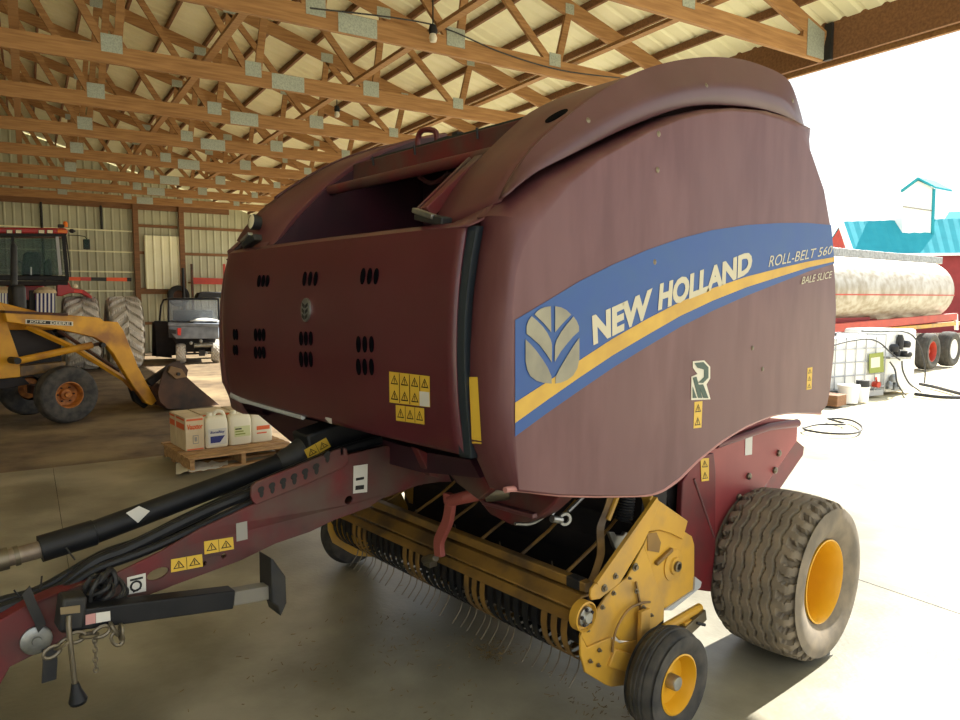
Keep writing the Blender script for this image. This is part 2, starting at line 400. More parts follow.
for z in (wz(231), wz(252), wz(272), wz(291)):
    mb = MB(); mb.bar(barn(-2.88, U1 - .062, z), barn(3.24, U1 - .062, z), .03, .045)
    single('steel_girt', mb, M_tin, 'thin pale steel girt across the wall behind the red tractor', 'girt', barn(0, U1 - .03, z - .02), RZB, 'pale steel girts behind the tractor', smooth=0)
# loose sheet leaning between the two posts
pr = rib_profile(3.6, 4.7, .27, .03)
mb = MB(); mb.grid([[barn(t, U1 - .12 - h, z) for t, h in pr] for z in (wz(289, 160), wz(236, 160))])
single('steel_sheet', mb, M_tin, 'pale ribbed steel sheet fixed between the two back wall posts', 'steel sheet', barn(4.1, U1 - .12, 2.5), RZB, smooth=0, solid=.004)
# dark downpipes on the wall behind the tractor
for t, lab in ((.55, 'dark vertical pipe on the wall above the tractor cab'), (2.3, 'short dark pipe on the wall right of the tractor beacon')):
    z0 = wz(290) if t < 1 else wz(230)
    mb = MB(); mb.tube([barn(t, U1 - .08, z0), barn(t, U1 - .08, 5.1)], .04, 8)
    single('wall_pipe', mb, M_blackd, lab, 'pipe', barn(t, U1 - .08, z0), RZB)
# two bare lamp sockets with their cable
for (px, py, u, lab) in ((433, 31, 6.9, 'small black lamp socket at the end of the brace on the second truss'), (337, 110, 11.3, 'small pale lamp socket with black collar hanging near the fourth truss')):
    p = onP(px, py, barn(0, u, 0), BU)
    T = Thing('lamp_socket', lab, 'lamp socket', p - UP * .1, RZB)
    T.part('socket', MB().lathe(p, (0, 0, 1), [(.001, .06), (.035, .06), (.05, .0), (.04, -.03), (.001, -.03)], 14), M_black)
    T.part('bulb', MB().lathe(p, (0, 0, 1), [(.03, -.03), (.045, -.07), (.035, -.11), (.001, -.12)], 14), M_white)
    T.part('stem', MB().tube([p + UP * .06, V3((p.x, p.y, p.z + .35))], .008, 6), M_black)
p0, p1 = onP(310, 8, barn(0, 6.95, 0), BU), onP(430, 24, barn(0, 6.95, 0), BU)
p2, p3 = onP(560, 70, barn(0, 6.95, 0), BU), onP(620, 78, barn(0, 6.95, 0), BU)
single('lamp_cable', MB().tube(crom([p0, p1, onP(500, 52, barn(0, 6.95, 0), BU), p2, p3], 6), .008, 6), M_blackd, 'thin slack cable strung along the second truss past the lamp socket', 'cable', p1)
# ------------------------------------------------------------------ the round baler (faces -Y, near side is its left side at X = -1.75)
XC = -3.02
BAL = Thing('round_baler', 'big maroon round baler with a blue and yellow decal band on its side', 'hay baler', (XC, 3.75, 0))
B_ = BAL.part
def mx(p): return V3((2 * XC - p[0], p[1], p[2]))       # mirrored to the far side
def mirror_mb(mb):
    m2 = MB(); m2.v = [mx(p) for p in mb.v]; m2.f = [tuple(reversed(f)) for f in mb.f]; return m2
SX = -1.75
def S(x, y, dx=0): return onX(x, y, SX + dx)
# --- side shield: three matched rings (flat face, rolled shoulder, outer edge)
front = [((519, 489), (490, 488)), ((516, 440), (469, 440)), ((514, 400), (467, 400)), ((513, 350), (468, 345)), ((513, 310), (472, 300)),
         ((516, 275), (478, 255)), ((523, 250), (483, 228))]
top = [((535, 228), (492, 212)), ((547, 213), (503, 200)), ((570, 185), (531, 178)), ((600, 160), (563, 160)), ((650, 132), (621, 132)),
       ((680, 120), (660, 115)), ((705, 114), (692, 108)), ((730, 111), (722, 107)), ((757, 113), (756, 110)), ((783, 121), (784, 118)), ((800, 132), (803, 127))]
rear = [(812, 155), (824, 190), (831, 230), (835, 280), (836, 310), (834, 350), (830, 390), (827, 405), (820, 413)]
bot = [(805, 412), (790, 412), (772, 415), (747, 425), (722, 440), (697, 460), (680, 477), (665, 488), (653, 493), (640, 494.5), (600, 495), (560, 494)]
A = []; Cc = []
for a, c in front: A.append(onX(*a, SX)); Cc.append(onX(*c, SX - .16))
for k, (a, c) in enumerate(top): A.append(onX(*a, SX)); Cc.append(onX(*c, SX - .11) - UP * .012)
for a in rear: p = onX(*a, SX); A.append(p); Cc.append(V3((SX - .1, p.y + .015, p.z)))
for a in bot: p = onX(*a, SX); A.append(p); Cc.append(V3((SX - .05, p.y, p.z - .012)))
n = len(A)
rings = [A]
for sn in (.02, .2, .45, .7, .88, 1.0):                  # rolled edge: a quarter ellipse from the face to the outer edge
    cs = 1 - math.sqrt(max(0, 1 - sn * sn)); R_ = []
    for k in range(n):
        a, c = A[k], Cc[k]; R_.append(V3((SX - (a.x - c.x) * cs, lerp(a.y, c.y, sn), lerp(a.z, c.z, sn))))
    rings.append(R_)
D = []
for k in range(n):                                       # return flange
    c = Cc[k]; D.append(V3((c.x - (.05 if k < len(front) else .08), c.y, c.z)) if k >= len(front) else V3((c.x - .03, c.y + .02, c.z)))
rings.append(D); mb = MB(); mb.add([p for r in rings for p in r], [tuple(range(n))] + [(r * n + k, r * n + (k + 1) % n, (r + 1) * n + (k + 1) % n, (r + 1) * n + k) for r in range(len(rings) - 1) for k in range(n)])
shield = B_('side_shield', mb, M_side, smooth=40)
B_('side_shield', mirror_mb(mb), M_side, smooth=40)
shield_bvh = mb.bvh()
# pale lip along the bottom edge
lip = [onX(x, y, SX - .02) for x, y in [(505, 490)] + [(519, 489)] + bot[::-1] + [(820, 413)]]
B_('lower_lip', MB().tube(crom(lip, 3), .011, 8), mat('pale_pink_lip', (176, 122, 116), .5), shield)
# --- decals on the shield
def dec(name, px, m, dx, parent=shield, t=.0012, label=None):
    poly = [S(x, y, dx) for x, y in px]; mb = MB(); mb.prism(poly, (t, 0, 0)); return B_(name, mb, m, parent, smooth=0, label=label)
up = [(515, 320), (547, 301), (580, 281), (613, 264.5), (647, 250), (680, 238.5), (713, 230), (747, 225), (780, 223), (808, 223), (831, 225)]
yt = [(515, 402.7), (547, 382), (580, 360), (613, 338.5), (647, 319), (680, 302), (713, 288), (747, 276.5), (780, 268), (808, 261.5), (834.5, 257)]
yb = [(515, 423), (547, 400), (580, 377), (613, 355), (647, 335), (680, 316), (713, 300.5), (747, 287), (780, 276.5), (808, 267.5), (834.5, 261.5)]
dn = [(515, 436.5), (547, 413), (580, 390), (613, 367.5), (647, 346.5), (680, 327), (713, 310.5), (747, 295.5), (780, 282.5), (808, 271.5), (834.5, 263.5)]
dec('decal_band', up + dn[::-1], M_blue, .001)
dec('decal_stripe', yt + yb[::-1], M_dyel, .0025)
for pet in ([(165, 165), (178, 150), (196, 137), (218, 129), (243, 126), (245, 250), (210, 208)], [(264, 126), (292, 131), (318, 144), (341, 166), (300, 208), (264, 250)],
            [(150, 173), (135, 196), (127, 220), (127, 258), (150, 276), (190, 312), (222, 355), (248, 395), (248, 310), (243, 288), (228, 256), (205, 224), (176, 194)],
            [(352, 175), (367, 196), (378, 222), (378, 246), (350, 272), (322, 304), (290, 345), (262, 393), (263, 318), (270, 290), (290, 254), (320, 212)],
            [(122, 285), (122, 390), (130, 430), (146, 462), (176, 484), (210, 494), (247, 497), (246, 462), (228, 420), (204, 382), (170, 335), (146, 308)],
            [(380, 278), (380, 380), (370, 425), (350, 458), (322, 480), (292, 492), (265, 497), (266, 466), (286, 424), (310, 384), (342, 332), (362, 302)]):
    dec('emblem_petal', [(x / 4.8 + 500, y / 4.8 + 280) for x, y in pet], M_petal, .0042)
fS = lambda x, y: S(x, y, .004)
for s, q, sg in (('NEW', ((593.5, 345.5), (650.5, 316), (652.5, 288), (592, 316)), .8), ('HOLLAND', ((658, 311), (752, 272), (752.5, 249.5), (660, 283.5)), 1.6)):
    B_('brand_lettering', text_mb(s, *q, fS, bold=.05, shear=0, sag=-sg), M_letter, shield, smooth=0)
B_('model_lettering', text_mb('ROLL-BELT 560', (768.5, 267.3), (831.5, 254), (833, 245.4), (770, 255.8), fS, bold=0, shear=.12), M_letter, shield, smooth=0)
B_('model_lettering', text_mb('BALE SLICE', (801.5, 284.4), (831.5, 277.9), (832.5, 270.8), (802.7, 276.9), fS, bold=0, shear=.12), M_letter, shield, smooth=0)
c6 = lambda l: [(x / 3 + 480, y / 3 + 200) for x, y in l]
dec('monogram_backing', c6([(638, 484), (672, 481), (690, 500), (690, 535), (679, 553), (691, 598), (633, 600), (634, 530), (652, 522), (638, 503)]), M_white, .001)
for q in ([(643, 489), (670, 486), (685, 502), (685, 533), (669, 549), (654, 548), (672, 531), (672, 509), (652, 503)], [(655, 554), (669, 553), (685, 594), (670, 594)], [(638, 533), (649, 530), (667, 594), (654, 594)], [(638, 560), (650, 594), (638, 594)]):
    dec('monogram_letter', c6(q), M_green, .003)
def warn(px, cells, f, parent, m=M_warn, off=0):         # yellow safety label with printed black triangles; f maps px to a point, off pushes out
    a, b, c, d = px
    o = B_('warning_label', MB().add([f(*p) for p in px], [(0, 1, 2, 3)]), m, parent, smooth=0)
    rows, cols = cells; mk = MB()
    g = lambda u, v: (lerp(lerp(a[0], b[0], u), lerp(d[0], c[0], u), v), lerp(lerp(a[1], b[1], u), lerp(d[1], c[1], u), v))
    return o, g
def lift(f, d=.0015): return lambda x, y: (lambda p: p + (CP - p).normalized() * d)(f(x, y))
def label(px, rows, cols, f, parent, m=M_warn, blank=()):
    f1, f2 = lift(f, .002), lift(f, .004); o, g = warn(px, (rows, cols), f1, parent, m); mk = MB()
    for r in range(rows):
        for c in range(cols):
            if (r, c) in blank: continue
            u0, u1, v0, v1 = (c + .14) / cols, (c + .86) / cols, (r + .14) / rows, (r + .86) / rows
            um = (u0 + u1) / 2; q = lambda u, v: f2(*g(u, v)); iu, iv = (u1 - u0), (v1 - v0)
            T_ = [(um, v0 + .05 * iv), (u1, v1 - .1 * iv), (u0, v1 - .1 * iv)]; cx, cy = um, v0 + .58 * iv
            I_ = [(lerp(cx, x, .72), lerp(cy, y, .72)) for x, y in T_]
            for k in range(3):
                j = (k + 1) % 3; mk.add([q(*T_[k]), q(*T_[j]), q(*I_[j]), q(*I_[k])], [(0, 1, 2, 3)])
            mk.add([q(cx - .05 * iu, v0 + .35 * iv), q(cx + .05 * iu, v0 + .35 * iv), q(cx + .03 * iu, v0 + .78 * iv), q(cx - .03 * iu, v0 + .78 * iv)], [(0, 1, 2, 3)])
            if c: mk.add([q(c / cols - .008, 0.02), q(c / cols + .008, .02), q(c / cols + .008, .98), q(c / cols - .008, .98)], [(0, 1, 2, 3)]) if r == 0 else None
    B_('warning_symbol', mk, M_ink, parent, smooth=0)
    return o
fs_ = lambda x, y: S(x, y, 0)
label([(694.5, 402), (702.5, 401), (701.5, 427.5), (693.5, 428.5)], 2, 1, fs_, shield)
label([(807.5, 368), (812.5, 367), (811.5, 389), (806.5, 390)], 3, 1, fs_, shield)
for x, y in ((654, 262), (752, 348), (762, 369), (498, 0), (658, 134), (657, 170)):
    if y: B_('shield_bolt', MB().lathe(S(x, y, -.002 if y > 150 else -.003), (1, 0, 0), [(.012, 0), (.012, .004), (.006, .008), (.0001, .009)], 10), M_bolt, shield)

# --- hood arch fenders, one on each side
ZP = [(1.60, 2.195), (1.70, 2.235), (1.80, 2.32), (1.905, 2.44), (2.05, 2.585), (2.25, 2.725), (2.47, 2.855), (2.72, 2.965), (2.98, 3.05), (3.22, 3.10), (3.44, 3.125), (3.64, 3.12), (3.79, 3.08), (3.885, 3.0), (3.945, 2.885)]
LO = [(1.60, 2.19), (1.70, 2.225), (1.79, 2.30), (1.95, 2.40), (2.13, 2.485), (2.43, 2.635), (2.72, 2.745), (2.95, 2.81), (3.19, 2.855), (3.38, 2.875), (3.53, 2.885), (3.67, 2.885), (3.79, 2.885), (3.89, 2.884), (3.945, 2.883)]
LO = [V3((0, a, b)) for a, b in LO]; ZPc = [V3((0, a, b)) for a, b in ZP]
up_s = crom(ZPc[1:], 4); lo_s = crom(LO[1:], 4)
tpx = [(502, 198), (507, 187), (515, 173), (530, 152), (551, 131), (586, 103), (622, 80), (657, 66), (692, 59), (721, 58), (749, 62), (781, 75), (793, 90), (804, 127)]
bpx_ = [(502, 198), (533, 174), (568, 156), (621, 130), (664, 113), (692, 106), (721, 105), (756, 108), (784, 116), (804, 127)]
up_s = resamp(crom([onX(x, y, -1.862) for x, y in tpx], 6), 56); lo_s = resamp(crom([onX(x, y, -1.81) for x, y in bpx_], 6), 56)
rows, prow = [], []
for k in range(len(up_s)):
    u, l = up_s[k], lo_s[k]; tl = max(0, (2.25 - u.y) / .5)
    rows.append([V3((x, u.y, u.z - .012 - tl * f_)) for x, f_ in ((-1.868, 0), (-1.95, .015), (-2.1, .045), (-2.285, .08))] + [V3((-2.30, u.y + .004, u.z - .02 - tl * .085)), V3((-2.30, u.y + .02, u.z - .09 - tl * .085))])
    prow.append([V3((-1.81, l.y, l.z)), V3((-1.84, lerp(l.y, u.y, .5), lerp(l.z, u.z, .5))), V3((-1.862, u.y, u.z)), V3((-1.88, u.y + .004, u.z - .004))])
def flare(rows, fac): return rows
mb = MB(); mb.grid(rows); hood = B_('hood_fender', mb, M_hood, smooth=50, solid=.006)
mp = MB(); mp.grid(prow); fplate = B_('fender_plate', mp, M_fplate, smooth=40, solid=.008)
mb.grid(prow); hood_bvh = mb.bvh()
mbf = MB(); mbf.grid([r for r in rows if r[0].y < 2.97]); hood2 = B_('hood_fender', mirror_mb(mbf), M_hood, smooth=50, solid=.006)
mbf = MB(); mbf.grid([r for r in prow if 1.95 < r[0].y < 2.97]); B_('fender_plate', mirror_mb(mbf), M_fplate, smooth=40, solid=.008)
for x, y in ((588, 121), (706, 86), (792, 101)):
    h = hood_bvh.ray_cast(CP, ray(x, y))
    if h[0]: B_('hood_bolt', MB().lathe(h[0] - V3((.003, 0, 0)), (1, 0, .2), [(.013, 0), (.013, .006), (.006, .01), (.0001, .011)], 10), M_bolt, fplate)
h = hood_bvh.ray_cast(CP, ray(557, 117))
hc = h[0] if h[0] else onX(557, 117, -2.1)
nn = h[1] if h[0] else V3((0, -.5, .8))
nn = nn if nn.dot(CP - hc) > 0 else -nn
mk = MB(); tx = V3((1, 0, 0)); ty = nn.cross(tx).normalized()
pts = [hc + nn * .004 + tx * (.045 * math.cos(a)) + ty * (.055 * math.sin(a)) for a in [k * 2 * PI / 20 for k in range(20)]]
mk.prism(pts, nn * .003); B_('hand_hole', mk, M_slot, hood, smooth=0)
ap = [V3((0, 1.605, 2.198)), V3((0, 1.67, 2.225)), V3((0, up_s[0].y + .004, up_s[0].z - .012))]
mb = MB(); mb.grid([[V3((x, p.y, p.z - (dz_ if i == 2 else dz_ * .5 if i == 1 else 0))) for i, p in enumerate(ap)] for x, dz_ in ((-1.90, .0), (-2.1, .045), (-2.30, .085))])
m4 = MB(); m4.grid([[V3((x, p.y, p.z - .03)) for p in ap] for x in (-1.99, -2.1, -2.30)])
B_('hood_apron', mb, M_hood, smooth=60, solid=.006); B_('hood_apron', mirror_mb(m4), M_hood, smooth=60, solid=.006)
# inner cheek plates under the fenders
for f in (lambda p: V3(p), mx):
    poly = [f((-2.30, y + .01, z - .02)) for y, z in (ZP[1:] if f((1, 0, 0))[0] > 0 else ZP[1:8] + [(2.86, 3.0), (2.87, 2.8)])] + [f((-2.30, 4.0, 2.2)), f((-2.30, 1.75, 2.12))]
    B_('cheek_plate', MB().prism(poly, (.012, 0, 0)), M_plum, smooth=0)
# --- net wrap recess between the fenders
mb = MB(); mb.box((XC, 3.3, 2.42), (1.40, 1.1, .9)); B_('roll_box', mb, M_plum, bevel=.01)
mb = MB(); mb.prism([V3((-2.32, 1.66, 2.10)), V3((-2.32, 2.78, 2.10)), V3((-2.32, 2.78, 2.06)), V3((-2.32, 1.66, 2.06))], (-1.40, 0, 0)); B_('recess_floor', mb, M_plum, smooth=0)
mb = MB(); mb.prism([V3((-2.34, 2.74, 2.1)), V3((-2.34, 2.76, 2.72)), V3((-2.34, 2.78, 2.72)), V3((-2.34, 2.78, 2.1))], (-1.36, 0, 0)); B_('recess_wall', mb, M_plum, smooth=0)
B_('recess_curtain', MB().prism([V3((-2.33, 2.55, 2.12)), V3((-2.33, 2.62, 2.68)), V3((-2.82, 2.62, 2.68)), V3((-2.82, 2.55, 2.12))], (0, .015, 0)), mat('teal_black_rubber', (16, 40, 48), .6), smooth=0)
tz = onY(480, 154, 2.1); tz2 = onY(332, 189, 2.1)
B_('cross_tube', MB().tube([V3((-2.31, 2.1, tz.z - .01)), V3((-3.73, 2.1, tz.z - .01))], .028, 14), M_frame2)
mb = MB(); z = onY(500, 137, 2.3).z
mb.bar(V3((-2.31, 2.3, z - .01)), V3((-3.73, 2.3, z - .01)), .10, .10); B_('cross_bar', mb, M_frame2, bevel=.008)
mb = MB(); mb.prism([V3((-2.33, 2.36, z + .085)), V3((-2.33, 3.2, z + .2)), V3((-2.33, 3.2, z + .15)), V3((-2.33, 2.36, z + .035))], (-1.38, 0, 0)); B_('top_deck', mb, mat('dark_green_deck', (28, 44, 40), .6), smooth=0)
for X in (-2.6, -3.1, -3.5):
    B_('deck_pin', MB().tube([V3((X, 2.245, z - .0)), V3((X, 2.24, z + .05))], .006, 8), M_blackd)
hp = onY(418, 148, 2.5); hq = onY(437, 146, 2.5)
B_('lift_handle', MB().tube(crom([hp - UP * .03, hp + UP * .05, hp + V3((.04, 0, .09)), hq + V3((-.03, 0, .09)), hq + UP * .05, hq - UP * .02], 4), .016, 8), M_frame)
B_('handle_bracket', MB().box(onY(446, 144, 2.5), (.10, .05, .07)).box(onY(458, 140, 2.5), (.05, .05, .08)), M_dark, bevel=.005)
# strut beside the recess, hose loop
a, b = onX(481, 157, -2.33), onX(424, 214, -2.33)
a = onY(481, 160, 2.02); b = onY(426, 213, 1.72)
B_('hinge_strut', MB().bar(a, b, .045, .05).bar(a + V3((-.07, .01, 0)), b + V3((-.055, .01, 0)), .012, .06), M_frame2, bevel=.004)
B_('hose_loop', MB().tube(crom([onY(419, 177, 2.4), onY(430, 183, 2.4), onY(440, 180, 2.4), onY(449, 172, 2.4)], 5), .012, 8), M_frame2)
for x0, y0, x1, y1 in ((419, 216, 447, 222), (246, 246, 258, 237)):
    p, q = onY(x0, y0, 1.66), onY(x1, y1, 1.66)
    lt = B_('door_latch', MB().bar(p, q, .05, .035), M_blackd, bevel=.006)
    B_('latch_plate', MB().bar(p + V3((0, -.02, .02)), q + V3((-.05, -.02, .02)), .03, .02), M_steel, lt, bevel=.004)
p = onX(253, 222, -3.98)
wl = B_('work_lamp', MB().lathe(p, (0, -1, .15), [(.001, -.05), (.038, -.04), (.046, 0), (.042, .012)], 20), M_blackd)
B_('lamp_glass', MB().lathe(p, (0, -1, .15), [(.0001, .016), (.028, .015), (.041, .010)], 20), M_lens, wl)

# --- bowed front door
gp = [(466.7, 226.7), (461, 268), (457.5, 310), (456.5, 355), (458, 400), (461, 430), (465, 455)]
rp_ = crom([onX(x, y, -1.93) for x, y in gp], 4)
NS = 44
def door_pt(s, k, extra=0):
    p = rp_[k]; X = lerp(-1.93, -4.15, s); v = k / (len(rp_) - 1)
    bow = -.035 * (1 - (2 * s - 1) ** 2)
    edge = max(0, (s - .93) / .07) ** 2 * .09
    z = p.z
    zb = rp_[-1].z + max(0, (s - .9) / .1) ** 2 * .09
    z = max(z, zb - (1 - v) * 0) if v > .8 else z
    return V3((X, p.y + bow + edge + extra, z))
rows = [[door_pt(i / NS, k) for i in range(NS + 1)] for k in range(len(rp_))]
topr = [[V3((p.x, p.y + .03, p.z + .018)) for p in rows[0]], [V3((p.x, p.y + .20, p.z + .028)) for p in rows[0]]]
mb = MB(); mb.grid(topr[::-1] + rows)
door = B_('front_door', mb, M_paint, smooth=30, solid=.01); door_bvh = mb.bvh()
def onDoor(x, y, out=.008):
    h = door_bvh.ray_cast(CP, ray(x, y)); p = h[0] if h[0] else onY(x, y, 1.58)
    n_ = h[1] if h[0] else V3((0, -1, 0)); n_ = n_ if n_.dot(CP - p) > 0 else -n_
    return p + n_ * out, n_
fD = lambda x, y: onDoor(x, y, .0065)[0]
# gasket at the near edge of the door
mb = MB(); gr = [onX(x, y, -1.915) for x, y in ((474, 226), (467, 268), (462.5, 310), (461.5, 355), (463, 400), (466, 430), (468, 458))]
gr = crom(gr, 4); mb.grid([[V3((-1.900, p.y + .03, p.z)) for p in gr], [V3((-1.902, p.y + .002, p.z)) for p in gr], [V3((-1.948, p.y - .010, p.z)) for p in gr], [V3((-1.95, p.y + .03, p.z)) for p in gr]])
B_('door_gasket', mb, M_gasket, smooth=40, solid=.004)
# pale trim round the far lower corner
far = [rows[k][NS] for k in range(0, len(rp_), 3)]
btm = [rows[-1][i] for i in range(NS, 22, -3)]
B_('door_trim', MB().tube([p + V3((-.014, -.012, 0)) for p in far[-4:]] + [p + V3((0, 0, -.008)) for p in btm], [.014] * 4 + [.018] * 3 + [.012] * (len(btm) - 3), 8), M_greytrim)
B_('door_edge', MB().tube([p + V3((-.008, .0, 0)) for p in far[:-3]], .012, 8), M_gasket)
# louvre slots
sl = []
for cx, (y0, y1), w_ in (((260.3, 264.5, 268.7), (275.5, 287), 2.6), ((306, 311.5, 317), (272, 286), 2.9), ((364.3, 371, 377.6), (268.5, 284.5), 3.6),
                         ((257, 261, 265), (328.5, 341), 2.6), ((257, 261, 265), (346.5, 358.5), 2.6), ((302.5, 307.3, 312.2), (331.5, 345.5), 2.9), ((302.5, 307.3, 312.2), (351.5, 367), 2.9),
                         ((360, 366.3, 373), (336, 352.5), 3.5), ((360, 366.3, 373), (358.5, 375), 3.5), ((235.5, 238), (329, 340), 2.0), ((235.5, 238), (345, 355), 2.0)):
    for x in cx:
        c, n_ = onDoor(x, (y0 + y1) / 2); hh = (onDoor(x, y0)[0] - onDoor(x, y1)[0]).length / 2; ww = (onDoor(x - w_ / 2, (y0 + y1) / 2)[0] - onDoor(x + w_ / 2, (y0 + y1) / 2)[0]).length / 2 * 1.25
        t1 = V3((1, 0, 0)); t1 = (t1 - n_ * t1.dot(n_)).normalized(); t2 = n_.cross(t1)
        mk = MB(); pts = [c - n_ * .002 + t1 * (ww * math.cos(a)) + t2 * (hh * math.sin(a)) for a in [k * 2 * PI / 16 for k in range(16)]]
        mk.prism(pts, n_ * .003); B_('louvre_slot', mk, M_slot, door, smooth=0)
c, n_ = onDoor(307.8, 310)
t1 = V3((1, 0, 0)); t2 = n_.cross(t1).normalized(); t2 = t2 if t2.z > 0 else -t2
bd = B_('door_badge', MB().prism([c + t1 * (.042 * math.cos(a)) + t2 * (.054 * math.sin(a)) - n_ * .004 for a in [k * 2 * PI / 24 for k in range(24)]], n_ * .01), M_steel, door)
for k, (u, v, du) in enumerate(((-.02, .03, 1), (.02, .03, -1), (-.022, -.005, 1), (.022, -.005, -1), (-.02, -.042, 1), (.02, -.042, -1))):
    q = c + n_ * .007; u *= .7; v *= .7; mk = MB().prism([q + t1 * (u - du * .011) + t2 * (v + .011), q + t1 * (u + du * .010) + t2 * (v + .0), q + t1 * (u + du * .010) + t2 * (v - .014), q + t1 * (u - du * .011) + t2 * (v - .003)], n_ * .002)
    B_('badge_leaf', mk, M_blackd, bd, smooth=0)
label([(390.5, 371.3), (431, 376), (431.5, 407), (390.8, 402)], 2, 4, fD, door, blank=((1, 3),))
B_('white_label', MB().add([lift(fD, .005)(*p) for p in ((420.8, 391), (430.6, 392), (431, 406.5), (421, 405.5))], [(0, 1, 2, 3)]), M_sticker, door, smooth=0, label='blank white safety label')
label([(397, 404.5), (425.5, 408), (425.8, 424), (397.3, 420)], 1, 3, fD, door)
B_('white_label', MB().add([lift(fD, .002)(*p) for p in ((326.5, 416.5), (333, 418), (333, 423.5), (326.5, 422))], [(0, 1, 2, 3)]), M_sticker, door, smooth=0)
def onShield(x, y): h = shield_bvh.ray_cast(CP, ray(x, y)); return h[0] if h[0] else onX(x, y, -1.88)
mb = MB(); f1 = lift(onShield, .003); mb.grid([[f1(lerp(469, 472, v), lerp(377, 443.5, v)), f1(lerp(473.5, 476.5, v), lerp(377, 443.5, v)), f1(lerp(477.5, 481.5, v), lerp(377, 444, v))] for v in [k / 10 for k in range(11)]])
B_('reflector_strip', mb, M_warn, shield, smooth=0)

# --- chamber, frame and rear gate
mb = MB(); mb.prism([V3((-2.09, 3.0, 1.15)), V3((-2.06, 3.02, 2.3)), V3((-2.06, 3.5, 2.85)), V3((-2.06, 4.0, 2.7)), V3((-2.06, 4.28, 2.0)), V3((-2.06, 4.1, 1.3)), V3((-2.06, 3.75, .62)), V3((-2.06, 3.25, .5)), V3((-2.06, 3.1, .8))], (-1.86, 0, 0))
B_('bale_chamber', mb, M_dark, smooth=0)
for y, z, r in ((2.98, .62, .12), (2.92, .92, .1), (2.9, 1.16, .1)):
    B_('floor_roller', MB().tube([V3((-2.05, y, z)), V3((-4.0, y, z))], r, 18), M_dark)
for f in (lambda m: m, mirror_mb):
    mb = MB(); XG = -2.045
    mb.prism([onX(x, y, XG) for x, y in ((690, 470), (704, 452), (730, 432), (770, 418), (798, 420), (797, 441), (757, 498), (735, 522), (712, 545))], (-.03, 0, 0))
    gate = B_('gate_side', f(mb), mat('bounce_lit_maroon', (150, 66, 66), .5, 0, (136, 56, 58), 4) if 'bounce_lit_maroon' not in MATS else MATS['bounce_lit_maroon'], bevel=.004)  # lighter maroon: bounce light on the gate put into the colour
    mb = MB(); mb.tube([onX(716, 445, XG + .02), onX(768, 427, XG + .02), onX(797, 423, XG + .02)], [.02, .022, .026], 12)
    B_('gate_tube', f(mb), M_frame, gate)
    mb = MB(); mb.prism([onX(x, y, -2.0) for x, y in ((683, 482), (694, 463), (703, 455), (714, 453), (716, 470), (716, 545), (711, 592), (697, 590), (691, 568), (680, 540))], (-.035, 0, 0))
    up_ = B_('frame_upright', f(mb), M_frame, bevel=.006)
    mb = MB(); mb.tube([onX(694, 479, -1.998), onX(714, 537, -1.998)], .006, 6); B_('weld_rib', f(mb), M_side, up_)
label([(700.5, 458.5), (709, 458), (709, 480.5), (701.5, 481.5)], 2, 1, lambda x, y: onX(x, y, -1.998), up_ and BAL.e)
B_('white_label', MB().add([onX(x, y, -2.043) for x, y in ((745.5, 437.5), (752.5, 436), (752, 454.5), (745, 455.5))], [(0, 1, 2, 3)]), M_sticker, smooth=0)
for x, y in ((738, 497), (748, 476), (778, 453), (774, 470)):
    B_('gate_bolt', MB().lathe(onX(x, y, -2.045), (1, 0, 0), [(.02, 0), (.02, .012), (.01, .02), (.0001, .02)], 10), M_bolt)
mb = MB(); mb.prism([onX(x, y, -2.6) for x, y in ((797, 441), (804, 447), (803, 455), (775, 496), (757, 498))], (-1.3, 0, 0)); B_('gate_rear', mb, M_frame, smooth=0)
mb = MB(); mb.tube([onX(790, 430, -2.15), onX(757, 497, -2.15)], .018, 8); B_('gate_edge', mb, M_plum)
# axle and big wheels
WY, WZ, WR = 3.83, .437, .442
B_('axle', MB().bar((-2.0, WY, WZ), (-4.04, WY, WZ), .12, .12), M_frame, bevel=.01)
def tire_grid(cx, cy, cz, R, W, rin, treadfun, n=200, m=64, crown=.02):
    prof = []                                              # (w, r) from outer bead to inner bead
    for k in range(m + 1):
        w = (k / m * 2 - 1); prof.append(w)
    rows = []
    for i in range(n):
        th = 2 * PI * i / n; row = []
        for r, w in ((rin, .80), (rin + .012, .86), (lerp(rin, R, .35), 1.0), (lerp(rin, R, .62), 1.03), (lerp(rin, R, .8), 1.0)):
            row.append((w, r))
        for w in prof[::-1]:
            r = R - crown * w * w - .10 * R * max(0, (abs(w) - .82) / .18) ** 2 - treadfun(w, th)
            row.append((w * .97, r))
        for r, w in ((lerp(rin, R, .8), -1.0), (lerp(rin, R, .62), -1.03), (lerp(rin, R, .35), -1.0), (rin + .012, -.86), (rin, -.80)):
            row.append((w, r))
        rows.append([V3((cx + w * W / 2, cy + r * math.cos(th), cz + r * math.sin(th))) for w, r in row])
    rows.append(rows[0]); mb = MB(); mb.grid(rows); return mb
def tri(x): x = x % 1; return abs(2 * x - 1) * 2 - 1
def tread(w, th):
    d = 0
    for g in (-.62, -.39, -.16, .08, .31, .54):
        c = g + .035 * tri(th * 22 / (2 * PI) + (.15 if g > 0 else 0)); e = abs(w - c)
        if e < .026: d = max(d, .013)
    if abs(w) > .66:
        s = (th * 30 / (2 * PI) + (w > 0) * .5 + .1 * tri(abs(w) * 3)) % 1
        if s < .42: d = max(d, .034 * min(1, (abs(w) - .64) / .08))
    return d
